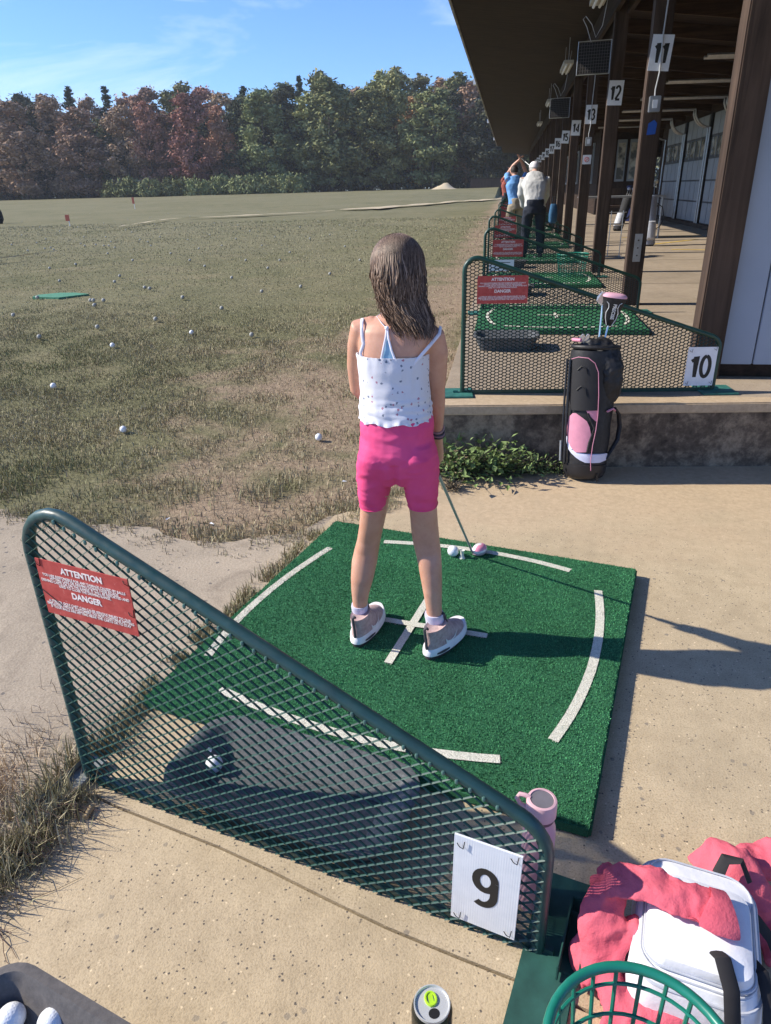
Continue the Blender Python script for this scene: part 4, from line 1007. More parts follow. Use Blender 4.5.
# ================================================================ trees along the far edge of the field
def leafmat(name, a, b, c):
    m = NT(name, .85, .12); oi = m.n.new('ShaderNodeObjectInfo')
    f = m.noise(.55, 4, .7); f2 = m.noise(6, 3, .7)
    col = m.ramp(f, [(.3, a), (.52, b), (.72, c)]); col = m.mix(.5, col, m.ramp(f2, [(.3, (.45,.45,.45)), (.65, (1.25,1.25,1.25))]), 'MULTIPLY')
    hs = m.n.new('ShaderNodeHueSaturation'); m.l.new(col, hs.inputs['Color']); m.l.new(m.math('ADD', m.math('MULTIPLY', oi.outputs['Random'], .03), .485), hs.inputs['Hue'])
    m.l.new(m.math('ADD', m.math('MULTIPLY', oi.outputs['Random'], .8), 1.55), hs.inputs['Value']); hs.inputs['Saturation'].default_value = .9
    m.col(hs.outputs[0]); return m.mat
LM = dict(green=leafmat('leaf_green', (.062,.068,.026), (.11,.115,.043), (.18,.175,.07)), olive=leafmat('leaf_olive', (.09,.09,.032), (.155,.15,.055), (.24,.22,.09)),
          red=leafmat('leaf_red', (.14,.070,.048), (.23,.11,.070), (.32,.165,.10)), maroon=leafmat('leaf_maroon', (.12,.078,.048), (.20,.125,.075), (.26,.18,.10)),
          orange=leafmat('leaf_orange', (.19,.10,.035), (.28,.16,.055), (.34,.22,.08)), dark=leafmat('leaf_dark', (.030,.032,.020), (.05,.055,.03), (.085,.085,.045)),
          hedge=leafmat('leaf_hedge', (.075,.085,.030), (.115,.125,.048), (.17,.17,.075)), pine=leafmat('leaf_pine', (.015,.028,.016), (.024,.042,.024), (.045,.068,.038)))
M['bark'] = wood('bark', (.05,.042,.035), (.14,.12,.10))
def leaves_me(name, cent, rad, n, size, mat, flat=1.0, seed=0):
    r = np.random.default_rng(seed); k = len(cent); cent = np.array(cent); rad = np.array(rad)
    w = rad**2; idx = r.choice(k, n, p=w/w.sum()); d = r.normal(size=(n, 3)); d /= np.linalg.norm(d, axis=1)[:,None]
    rr = rad[idx]*np.abs(r.normal(0, .62, n))*1.15; p = cent[idx]+d*rr[:,None]*np.array([1, 1, flat])
    nr = d+r.normal(size=(n, 3))*.7; nr /= np.linalg.norm(nr, axis=1)[:,None]
    t = np.cross(nr, r.normal(size=(n, 3))); t /= np.linalg.norm(t, axis=1)[:,None]; b = np.cross(nr, t); s = size*r.uniform(.5, 1.3, n)[:,None]
    V = np.stack([p-t*s, p+b*s*.45, p+t*s, p-b*s*.45], 1).reshape(-1, 3)
    me = bpy.data.meshes.new(name); me.vertices.add(n*4); me.vertices.foreach_set('co', V.ravel()); me.loops.add(n*4); me.loops.foreach_set('vertex_index', np.arange(n*4))
    me.polygons.add(n); me.polygons.foreach_set('loop_start', np.arange(n)*4); me.update(calc_edges=True); me.materials.append(mat); return me
def trunk_me(h, r, seed, branches=9):
    rs = random.Random(seed); g = MB(); pts = []; x = y = 0
    for i in range(8): pts.append((x, y, h*i/7)); x += rs.uniform(-.12, .12); y += rs.uniform(-.12, .12)
    g.tube(pts, [r*(1-.11*i) for i in range(8)], 8)
    for i in range(branches):
        k = rs.randint(2, 6); p = Vector(pts[k]); a = rs.uniform(0, 6.28); L = h*rs.uniform(.15, .3); q = p+Vector((math.cos(a)*L, math.sin(a)*L, L*rs.uniform(.4, 1.1)))
        g.tube([p, p.lerp(q, .5)+Vector((0,0,-.1*L)), q], [r*.35, r*.22, r*.08], 5)
    return g.me('trunk', M['bark'], True)
def decid(seed, h, w, base=.1, tall=False):
    rs = random.Random(seed); c = []; r = []
    for i in range(90):
        z = rs.uniform(base, 1.0); prof = math.sin(math.pi*min(1, ((z-base)/(1-base)*.86+.12)))**(.65 if not tall else .9)
        a = rs.uniform(0, 6.28); d = w*prof*math.sqrt(rs.uniform(.1, 1))*.85; c.append((d*math.cos(a), d*math.sin(a), z*h*1.0)); r.append(w*rs.uniform(.13, .34)*(.5+.5*prof))
    return c, r
def conif(seed, h, w):
    rs = random.Random(seed); c = []; r = []
    for i in range(70):
        z = rs.uniform(.08, 1); a = rs.uniform(0, 6.28); R_ = w*(1-z)**.75*(.7+.3*math.sin(z*40)); d = R_*rs.uniform(.25, 1); c.append((d*math.cos(a), d*math.sin(a), z*h-.12*d)); r.append(.16+w*.30*(1.02-z))
    for i in range(26): z = rs.uniform(.5, 1.0); c.append((rs.uniform(-.1,.1), rs.uniform(-.1,.1), z*h)); r.append(.22+.55*(1-z))
    return c, r
protos = {}
def tree_proto(kind, seed):
    key = (kind, seed)
    if key in protos: return protos[key]
    H0 = 15.0
    if kind == 'pine': c, r = conif(seed, H0, 3.0); me = leaves_me('crown', c, r, 12000, .26, LM[kind], .5, seed)
    else:
        c, r = decid(seed, H0, 3.3 if kind not in ('olive',) else 2.9, .08, kind == 'olive'); me = leaves_me('crown', c, r, 16000, .25, LM[kind], .9, seed)
    protos[key] = (me, trunk_me(H0*.72, .20, seed, 6)); return protos[key]
desc = dict(green='mid green leafy tree', olive='olive green leafy tree', red='dusty red autumn tree', maroon='brown and maroon autumn tree', orange='orange leaved autumn tree', dark='dark shadowy tree', pine='dark blue green pine')
cat_ = {}
def tree(u, vt, y, kind, seed, wsc=1.0, where=''):
    base = aty(u, 190, y); x = base.x; z0 = terr(x, y); top = aty(u, vt, y).z; h = max(4, top-z0)
    cm, tm = tree_proto(kind, seed); nm = 'pine_tree' if kind == 'pine' else 'tree'
    t = empty(nm, (x, y, z0-.2), rng.uniform(0, 6.28), desc[kind]+' '+where, 'tree', 'trees along the far edge of the field')
    s = h/15.0; ww = wsc*(1.35 if kind != 'pine' else 1.45)*rng.uniform(.85, 1.2); t.scale = (s*ww, s*ww, s); obj_mesh('crown', cm, t); obj_mesh('trunk', tm, t); return t
front = [(-18,104,'maroon'),(4,96,'orange'),(26,100,'maroon'),(48,99,'dark'),(66,96,'maroon'),(88,106,'maroon'),(110,116,'green'),(132,104,'maroon'),(155,100,'red'),(172,108,'maroon'),(196,92,'red'),(226,104,'red'),(250,92,'dark'),(268,88,'green'),
 (292,84,'dark'),(312,88,'olive'),(332,76,'green'),(352,92,'olive'),(372,84,'green'),(394,72,'olive'),(412,96,'orange'),(432,84,'green'),(450,90,'dark'),(468,82,'maroon'),(486,92,'dark'),(504,100,'dark'),(522,108,'dark'),(545,104,'green'),(575,100,'maroon')]
for i, (u, v, k) in enumerate(front):
    tree(u, v, 106+2.5*math.sin(i*2.3), k, i % 3, .95 if k != 'red' else .8, 'in the front row, %s' % ('below and left of the tall pines' if u < 100 else 'left of the bright red tree' if u < 215 else 'right of the bright red tree' if u < 300 else 'above the golfer' if u < 430 else 'beside the roof edge'))
back = [(-30,96,'maroon'),(-5,98,'maroon'),(15,93,'maroon'),(38,92,'dark'),(60,93,'maroon'),(86,84,'pine'),(104,96,'maroon'),(121,85,'pine'),(140,90,'red'),(160,86,'maroon'),(180,90,'green'),(195,77,'olive'),(212,86,'red'),(232,92,'maroon'),(252,84,'pine'),(270,92,'dark'),
 (290,82,'green'),(306,74,'pine'),(326,70,'olive'),(344,84,'dark'),(362,84,'maroon'),(382,70,'olive'),(398,66,'olive'),(420,70,'olive'),(440,78,'maroon'),(456,72,'green'),(474,76,'maroon'),(492,80,'dark'),(512,84,'dark'),(535,90,'green'),(560,90,'dark')]
for i, (u, v, k) in enumerate(back):
    tree(u, v, 116+2*math.sin(i*1.7), k, (i+1) % 3, .95, 'in the back row, %s' % ('at the left end' if u < 75 else 'near the twin pines at the left' if u < 150 else 'behind the red trees' if u < 245 else 'behind the golfer\'s side' if u < 350 else 'nearest the roof'))
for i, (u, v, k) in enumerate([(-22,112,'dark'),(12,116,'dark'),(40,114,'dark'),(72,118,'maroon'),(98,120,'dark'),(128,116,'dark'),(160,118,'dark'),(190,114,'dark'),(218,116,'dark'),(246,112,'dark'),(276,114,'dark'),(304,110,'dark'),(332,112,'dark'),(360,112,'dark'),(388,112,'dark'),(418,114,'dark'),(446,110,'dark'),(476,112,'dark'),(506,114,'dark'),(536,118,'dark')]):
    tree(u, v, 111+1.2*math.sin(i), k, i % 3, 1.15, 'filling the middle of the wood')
# hedge of lighter shrubs at the foot of the trees
hc, hr_ = [], []
rs = random.Random(5)
for i in range(20): hc.append((rs.uniform(-1.6,1.6), rs.uniform(-1,1), rs.uniform(.2,1.3))); hr_.append(rs.uniform(.3,.6))
hme = leaves_me('foliage', hc, hr_, 2600, .15, LM['hedge'], .8, 9)
hst = MB(); 
for i in range(7): hst.tube([(0,0,0), (rs.uniform(-.6,.6), rs.uniform(-.4,.4), .7), (rs.uniform(-1.3,1.3), rs.uniform(-.6,.6), 1.3)], [.05,.035,.015], 5)
hst = hst.me('stems', M['bark'])
for i, u in enumerate((122,136,150,166,181,198,214,230,246,261,277,292)):
    y = 99.5+1.2*math.sin(i*2); p = aty(u, 190, y); t = empty('shrub', (p.x, y, terr(p.x, y)-.1), i, 'pale green shrub in the low hedge in front of the wood', 'shrub', 'shrubs at the foot of the wood')
    s = 1.35+.3*math.sin(i*1.9); t.scale = (s, s, s*(1.0 if i != 2 else 1.2)); obj_mesh('foliage', hme, t); obj_mesh('stems', hst, t)
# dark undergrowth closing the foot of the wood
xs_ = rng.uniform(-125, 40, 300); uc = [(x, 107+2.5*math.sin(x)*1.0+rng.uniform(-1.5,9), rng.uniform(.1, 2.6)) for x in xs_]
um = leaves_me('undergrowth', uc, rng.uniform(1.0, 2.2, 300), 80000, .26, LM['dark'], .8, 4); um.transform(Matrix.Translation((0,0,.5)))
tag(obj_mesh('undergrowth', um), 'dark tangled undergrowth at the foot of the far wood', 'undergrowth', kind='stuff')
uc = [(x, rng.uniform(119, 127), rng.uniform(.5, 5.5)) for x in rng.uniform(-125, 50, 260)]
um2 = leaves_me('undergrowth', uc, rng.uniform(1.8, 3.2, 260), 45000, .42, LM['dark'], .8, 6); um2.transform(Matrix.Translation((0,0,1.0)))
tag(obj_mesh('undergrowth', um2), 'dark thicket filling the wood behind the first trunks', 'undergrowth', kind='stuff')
# ================================================================ weeds by the platform riser
def weed(p, s, seed, label, dry=False):
    r = random.Random(seed); t = empty('weed', p, r.uniform(0, 6), label, 'weed', 'weeds along the foot of the concrete step')
    g = MB(); st = MB()
    for i in range(74):
        a = r.uniform(0, 6.28); L = s*r.uniform(.3, 1.0); el = r.uniform(.1, 1.1); d = Vector((math.cos(a)*math.cos(el), math.sin(a)*math.cos(el), math.sin(el))); q = d*L
        st.tube([(0,0,0), q*.5+Vector((0,0,.01)), q], [.0016,.0013,.0007], 4)
        for k in range(4):
            c = q*(.4+.2*k); w = s*r.uniform(.05, .11); l = w*r.uniform(1.5, 2.6); f = Vector((r.uniform(-1,1), r.uniform(-1,1), r.uniform(-.1,.8))).normalized(); sd = f.cross(Vector((r.uniform(-.4,.4), r.uniform(-.4,.4), 1))).normalized()
            up = Vector((0,0,.2*w)); g.add([c, c+f*l*.35+sd*w*.5+up, c+f*l, c+f*l*.35-sd*w*.5+up], [(0,1,2,3)])
    g.build('leaves', M['weeddry'] if dry else M['weed'], t, normals=False); st.build('stems', M['bark'], t)
M['weed'] = plain('weed_leaf', (.15,.215,.07), .6, .3, var=.35, scale=40); M['weeddry'] = plain('dry_weed_leaf', (.27,.21,.13), .8, .2, var=.3, scale=40)
WP = [(452,463,.23,0,'leafy green weed nearest the girl\'s hand'),(470,458,.26,0,'broad leafy green weed against the step, left of the club shaft end'),(488,457,.24,0,'green weed against the step, largest of the row'),(506,459,.22,0,'green weed spreading to the right of the largest one'),(524,462,.16,0,'small green weed halfway to the golf bag'),(540,465,.11,0,'small pale weed beside the golf bag'),(556,466,.08,0,'tiny weed touching the golf bag base'),
      (445,476,.15,1,'dry brown weed by the girl\'s right hip'),(462,478,.12,1,'dry brown weed in front of the leafy ones'),(452,490,.08,1,'low dry weed nearest the mat'),(482,474,.08,1,'dry curled weed under the green leaves'),(502,473,.06,1,'dry flat weed at the sand edge')]
for i, (u, v, s, dry, l) in enumerate(WP):
    p = atz(u, v, .0); p.y = min(p.y, ry(p.x)-.05-.2*s); weed((p.x, p.y, .0), s, i+3, l, bool(dry))
# ================================================================ the girl
skin = NT('skin', .5, .4); skin.b.inputs['Subsurface Weight'].default_value = .12; skin.b.inputs['Subsurface Radius'].default_value = (.02,.008,.004); skin.b.inputs['Subsurface Scale'].default_value = .5
skin.col(skin.ramp(skin.noise(14, 5), [(.3, (.52,.265,.175)), (.7, (.62,.345,.245))])); _c = skin.b.inputs['Base Color'].links[0].from_socket; skin.col(skin.mix(skin.ramp(skin.noise(55, 6, .7), [(.48, 0.0), (.7, .35)]), _c, (.46,.20,.135))); skin.bump(skin.noise(260, 2), .08, .001); SKIN = skin.mat
def rg(v, uL, uR, y, d, n=28, p=2.2):
    a = aty(uL, v, y); b = aty(uR, v, y); c = (a+b)/2; c.z = aty((uL+uR)/2, v, y-d).z; return ellring(c, (max(.004, (b.x-a.x)/2), 0, (b.z-a.z)/2*0), (0, d, 0), n, p)
gp = atz(400, 645, .036)
girl = empty('person', (gp.x, 1.80, .036), 0, 'girl in a white patterned tank top and pink shorts standing on the green mat', 'person')
GO = Vector((gp.x, 1.80, .036))
def gadd(o): 
    o.parent = girl; o.location = -GO; return o
B = MB()
torso = [(300,388.5,408.5,1.835,.034),(312,387,409,1.825,.036),(319,376,420,1.82,.044),(325,366,431,1.812,.052),(333,360,438,1.805,.058),(345,359,436,1.80,.062),(360,360,428,1.797,.066),(378,362,427,1.797,.068),(395,364,427,1.797,.066),(415,365,428,1.795,.068),(440,364,430,1.79,.076),(455,364,431,1.788,.078),(466,370,426,1.788,.066)]
B.loft([rg(*t) for t in torso])
legL = [(470,363,396,1.79,.060),(490,362,392,1.79,.058),(518,361,387,1.795,.050),(532,360,384,1.802,.046),(545,358,381,1.812,.043),(556,355,379,1.812,.041),(567,352.5,377.5,1.803,.040),(583,351.5,374,1.790,.037),(594,351.8,370.5,1.785,.032),(604,352.8,368,1.782,.026),(616,353.8,367.3,1.782,.023),(631,351.5,369,1.786,.03)]
legR = [(470,400,434,1.79,.060),(490,403,435,1.79,.058),(518,410,437,1.79,.050),(532,411,438,1.797,.046),(545,412.5,439.3,1.80,.043),(556,415,440.7,1.797,.041),(567,417.5,441.5,1.785,.040),(583,420.5,442,1.772,.037),(596,423,442,1.762,.032),(609,425.5,441.8,1.757,.026),(622,427,442.2,1.755,.023),(640,425.5,444.5,1.758,.03)]
B.loft([rg(*t) for t in legL]); B.loft([rg(*t) for t in legR])
# arms
shL, elL, wrL = aty(361,330,1.81), aty(358,388,1.885), aty(414,441,1.985)
shR, elR, wrR = aty(434,339,1.805), aty(436.5,388,1.85), aty(437.5,434,1.915)
hd = aty(474,556,2.36); gr = aty(430.5,456,1.975); ax_ = (hd-gr).normalized()
B.tube([aty(375,327,1.812), shL, aty(358,345,1.825), aty(356.5,366,1.855), elL, elL.lerp(wrL,.25), elL.lerp(wrL,.6), wrL], [.030,.033,.0285,.0265,.0235,.0240,.0200,.0150], 16)
B.tube([aty(420,331,1.81), shR, aty(437,352,1.815), aty(437,372,1.835), elR, elR.lerp(wrR,.3), elR.lerp(wrR,.65), wrR], [.030,.033,.0290,.0265,.0235,.0235,.0195,.0145], 16)
# hands closed round the grip
def hand(center, wrist, side):
    w = (wrist-center); e1 = (w-ax_*w.dot(ax_)).normalized(); e2 = ax_.cross(e1)*side
    pc = center+e1*.020
    B.tube([wrist, wrist.lerp(pc, .5), pc, pc+ax_*.012], [.0145,.0165,.0175,.013], 12, flat=.85)
    for k in range(4):
        o = center+ax_*(-.022+.0150*k); rr = (.0150,.0156,.0153,.0142)[k]; L = (200,225,215,180)[k]
        B.tube([o+e1*(rr*1.25)*math.cos(a)+e2*rr*math.sin(a) for a in [R(t) for t in range(0, L, 20)]], [.0068-.0002*i for i in range(len(range(0, L, 20)))], 8)
    o = center+e1*.012-e2*.010
    B.tube([pc-ax_*.012, o-ax_*.002, o+ax_*.018-e1*.006, o+ax_*.032-e1*.010], [.009,.0078,.0070,.0058], 8)
hand(gr+ax_*.015, wrR, 1); hand(gr-ax_*.050, wrL, -1)
# head, looking down at the ball
hc_ = aty(399, 277, 1.862); HM = Matrix.Translation(hc_) @ Matrix.Rotation(R(-4), 4, 'Y') @ Matrix.Rotation(R(-24), 4, 'X') @ Matrix.Scale(.89, 4)
def hb(c, r, sc): 
    t = MB(); t.ball((0,0,0), r, 14, sc); B.add([HM @ (Vector(c)+Vector(p)) for p in t.v], t.f)
hb((0,-.008,.022), .074, (.92,1.14,1.0)); hb((0,.022,-.022), .056, (.95,1.05,1.15)); hb((0,.048,-.062), .024, (1.1,.9,.8)); hb((0,.082,-.016), .0095, (.85,1.0,1.5)); hb((0,.079,-.040), .009, (1.7,.7,.5))
for s_ in (-1, 1):
    hb((s_*.068,-.002,-.012), .017, (.35,.75,1.1)); hb((s_*.028,.062,-.022), .020, (1,.8,.9)); hb((s_*.028,.066,.014), .016, (1.2,.5,.35))
B.tube([aty(398.5,318,1.83), aty(399,300,1.85), hc_+Vector((0,-.01,-.03))], [.034,.031,.034], 16)
body = remesh(B, 'body', SKIN, .0042, 5); gadd(body)
for s_ in (-1, 1):
    e = MB(); e.ball((0,0,0), .0085, 8); o = MB().add([HM @ (Vector((s_*.027,.0735,-.004))+Vector(p)) for p in e.v], e.f).build('eye', plain('eye_white', (.6,.6,.58), .2) if s_ < 0 else bpy.data.materials['eye_white'], smooth=True); gadd(o)
e = MB(); e.ball((0,0,0), .012, 8, (1.3,.35,.32)); gadd(MB().add([HM @ (Vector((0,.0835,-.041))+Vector(p)) for p in e.v], e.f).build('mouth', plain('lip', (.42,.13,.11), .5), smooth=True))
# ---- torso surface lookup for straps
def back_pt(u, v, off=.004):
    rows = [r for r in torso]; 
    for i in range(len(rows)-1):
        if rows[i][0] <= v <= rows[i+1][0]: t = (v-rows[i][0])/(rows[i+1][0]-rows[i][0]); r = [a*(1-t)+b*t for a, b in zip(rows[i], rows[i+1])]; break
    k = max(-1, min(1, (u-(r[1]+r[2])/2)/((r[2]-r[1])/2))); kk = (1-abs(k)**2.2)**(1/2.2); a = aty(r[1], v, r[3]); b = aty(r[2], v, r[3]); c = (a+b)/2; hw = (b.x-a.x)/2; z = aty((r[1]+r[2])/2, v, r[3]-r[4]).z
    zs = aty((r[1]+r[2])/2, v, r[3]-r[4]*kk).z; return Vector((c.x+(hw+off)*k, r[3]-(r[4]+off)*kk, zs+max(0, off-.0055)*1.1))
# ---- shirt
m = NT('white_print_cloth', .85, .15)
vor = m.voro(78); tone = m.sep(m.voro(78, out='Color'))
pat = m.math('LESS_THAN', m.math('ADD', vor, m.math('MULTIPLY', m.noise(320, 3), .55)), .52); pat = m.math('MULTIPLY', pat, m.math('GREATER_THAN', tone[0], .40))
pc_ = m.mix(m.math('GREATER_THAN', tone[1], .6), (.10,.13,.20), (.42,.14,.20))
m.col(m.mix(m.math('MULTIPLY', pat, .85), (.70,.70,.765), pc_)); m.bump(m.noise(120, 4), .15, .002); SH_T = m.mat
def interp(rows, v):
    for i in range(len(rows)-1):
        if rows[i][0] <= v <= rows[i+1][0]:
            t = (v-rows[i][0])/(rows[i+1][0]-rows[i][0]); t = t*t*(3-2*t)*.5+t*.5; return [a*(1-t)+b*t for a, b in zip(rows[i], rows[i+1])]
    return rows[-1]
shirt = [(359,357.5,429.5,1.797,.073),(368,358.5,429.5,1.797,.075),(385,360,429,1.797,.076),(400,361.5,430,1.795,.076),(410,361,431,1.794,.080),(419,360.5,432,1.793,.083),(427,360.2,432.8,1.79,.089)]
g = MB(); rings = []; n = 120; NV = 64
for i in range(NV+1):
    v = 359+68*i/NV; r = interp(shirt, v); ring = rg(v, r[1], r[2], r[3], r[4], n)
    cen = sum(ring, Vector())/n; out = []
    for j, p in enumerate(ring):
        d = (p-cen).normalized(); low = ss(395, 412, v)
        w = .0016*mn.noise(Vector((p.x*22, p.y*22, p.z*38)))+low*.0042*mn.noise(Vector((p.x*11, p.y*11, p.z*75)))+.0020*mn.noise(Vector((p.x*60+9, p.y*60, p.z*14)))
        w += .0022*math.sin(j*2*math.pi/n*26+mn.noise(p*30))*ss(421, 427, v)+.0012*math.sin(j*2*math.pi/n*40)*(1-ss(359,363,v))
        out.append(p+d*w+Vector((0,0,.0035*math.sin(j*2*math.pi/n*9+1)*ss(415,427,v))))
    rings.append(out)
vs_ = [p for r in rings for p in r]; inner = [p+( (sum(r, Vector())/n)-p).normalized()*.003 for r in (rings[0], rings[-1]) for p in r]
g.loft(rings, cap=False); b0 = len(rings)*n; g.v += [tuple(p) for p in inner]
for e_, base in ((0, 0), (1, (len(rings)-1)*n)):
    for j in range(n): g.f.append((base+j, base+(j+1)%n, b0+e_*n+(j+1)%n, b0+e_*n+j)); g.m.append(0)
gadd(g.build('tank_top', SH_T, smooth=True, normals=False))
wst = plain('white_strap', (.78,.76,.84), .8, .2)
def strap(pix, w, mat, name, off=.0045):
    P = [back_pt(u, v, off+(.009 if w > .008 else 0)*i_/max(1, len(pix)-1)) for i_, (u, v) in enumerate([q for q in pix if len(q) == 2])] + [aty(*q) for q in pix if len(q) == 3]; g = MB(); fine = []
    for i in range(len(P)-1):
        for k in range(5): fine.append(P[i].lerp(P[i+1], k/5))
    fine.append(P[-1]); g.tube(fine, w/2, 8, flat=.35, up=(0,1,0)); return gadd(g.build(name, mat, smooth=True))
strap([(367.5,362),(365.5,354),(363.5,344,1.757),(362.2,336,1.763),(361.8,328,1.771),(361.8,322,1.784),(362.5,318.5,1.80)], .0085, wst, 'shoulder_strap'); strap([(413.5,366),(421,356),(429,346),(436,336),(436.5,330)], .0085, wst, 'shoulder_strap')
lb = plain('light_blue_cloth', (.30,.50,.66), .8, .2)
strap([(375,311.5),(380,317),(386,323),(391,328.5)], .007, wst, 'halter_strap'); strap([(391,328),(390.5,337),(388.5,348),(386,361.5)], .0055, wst, 'halter_strap', .0055); strap([(391.5,328),(393,338),(396,350),(400,362)], .0055, wst, 'halter_strap', .0055)
g = MB(); T = [[back_pt(a+(b-a)*k/6, v, .003) for k in range(7)] for v, a, b in ((334,391,391.8),(342,390,394),(350,388.5,396.5),(356,387.2,398),(363,386,400.5))]
g.add([p for r in T for p in r], [(i*7+k, i*7+k+1, (i+1)*7+k+1, (i+1)*7+k) for i in range(4) for k in range(6)]); gadd(g.build('halter_back', lb, smooth=True, normals=False))
g = MB(); q = back_pt(391.3, 328, .006); g.ball(q, .0055, 8); gadd(g.build('strap_knot', wst, smooth=True))
# ---- shorts
m = NT('pink_jersey', .75, .25); m.col(m.ramp(m.noise(9, 5), [(.3, (.74,.065,.20)), (.7, (.84,.10,.27))])); m.bump(m.noise(400, 2), .2, .001); m.bump(m.noise(28, 4, .6), .25, .004); PINK = m.mat
B2 = MB()
hips = [(423,362,432.3,1.79,.083),(432,361,433.6,1.79,.086),(445,361.8,433,1.788,.087),(460,360.4,435,1.785,.092),(471,359.6,436.8,1.785,.089),(481,362,434.5,1.786,.081),(488,369,428,1.788,.062)]
B2.loft([rg(*t) for t in hips])
B2.loft([rg(*t) for t in [(450,362,398,1.775,.066),(464,359.2,398,1.773,.081),(476,357.6,397,1.780,.079),(490,357.8,393,1.787,.070),(503,359.5,389.5,1.791,.061),(513,361,387.5,1.795,.055)]])
B2.loft([rg(*t) for t in [(450,400,434,1.775,.066),(464,399,437,1.774,.081),(476,399.5,439,1.781,.079),(490,402.8,438.8,1.785,.070),(503,406,438,1.788,.061),(513,408.5,437.3,1.79,.055)]])
def wr(p, n_):
    a = .0030*(.22-abs(mn.noise(Vector((p.x*13+p.z*17, p.y*12, p.z*26-p.x*10)))))+.0021*mn.noise(Vector((p.x*16+p.z*14, p.y*20, p.z*42)))+.0014*mn.noise(Vector((p.x*30, p.y*30, p.z*95+3))); k = math.exp(-((p.x-gp.x)/.010)**2)*(.010 if p.y < 1.78 and p.z > .50 and p.z < .64 else 0)
    return p+n_*(a-k*.9)
gadd(remesh(B2, 'shorts', PINK, .0042, 4, fn=wr))
g = MB(); 
for uL, uR, y, d in ((361,387.6,1.795,.0555),(408.4,437.4,1.79,.0555)):
    r1 = rg(511.8, uL, uR, y, d, 40); g.tube(r1, .0016, 6, closed=True)
gadd(g.build('hem', PINK, smooth=True))
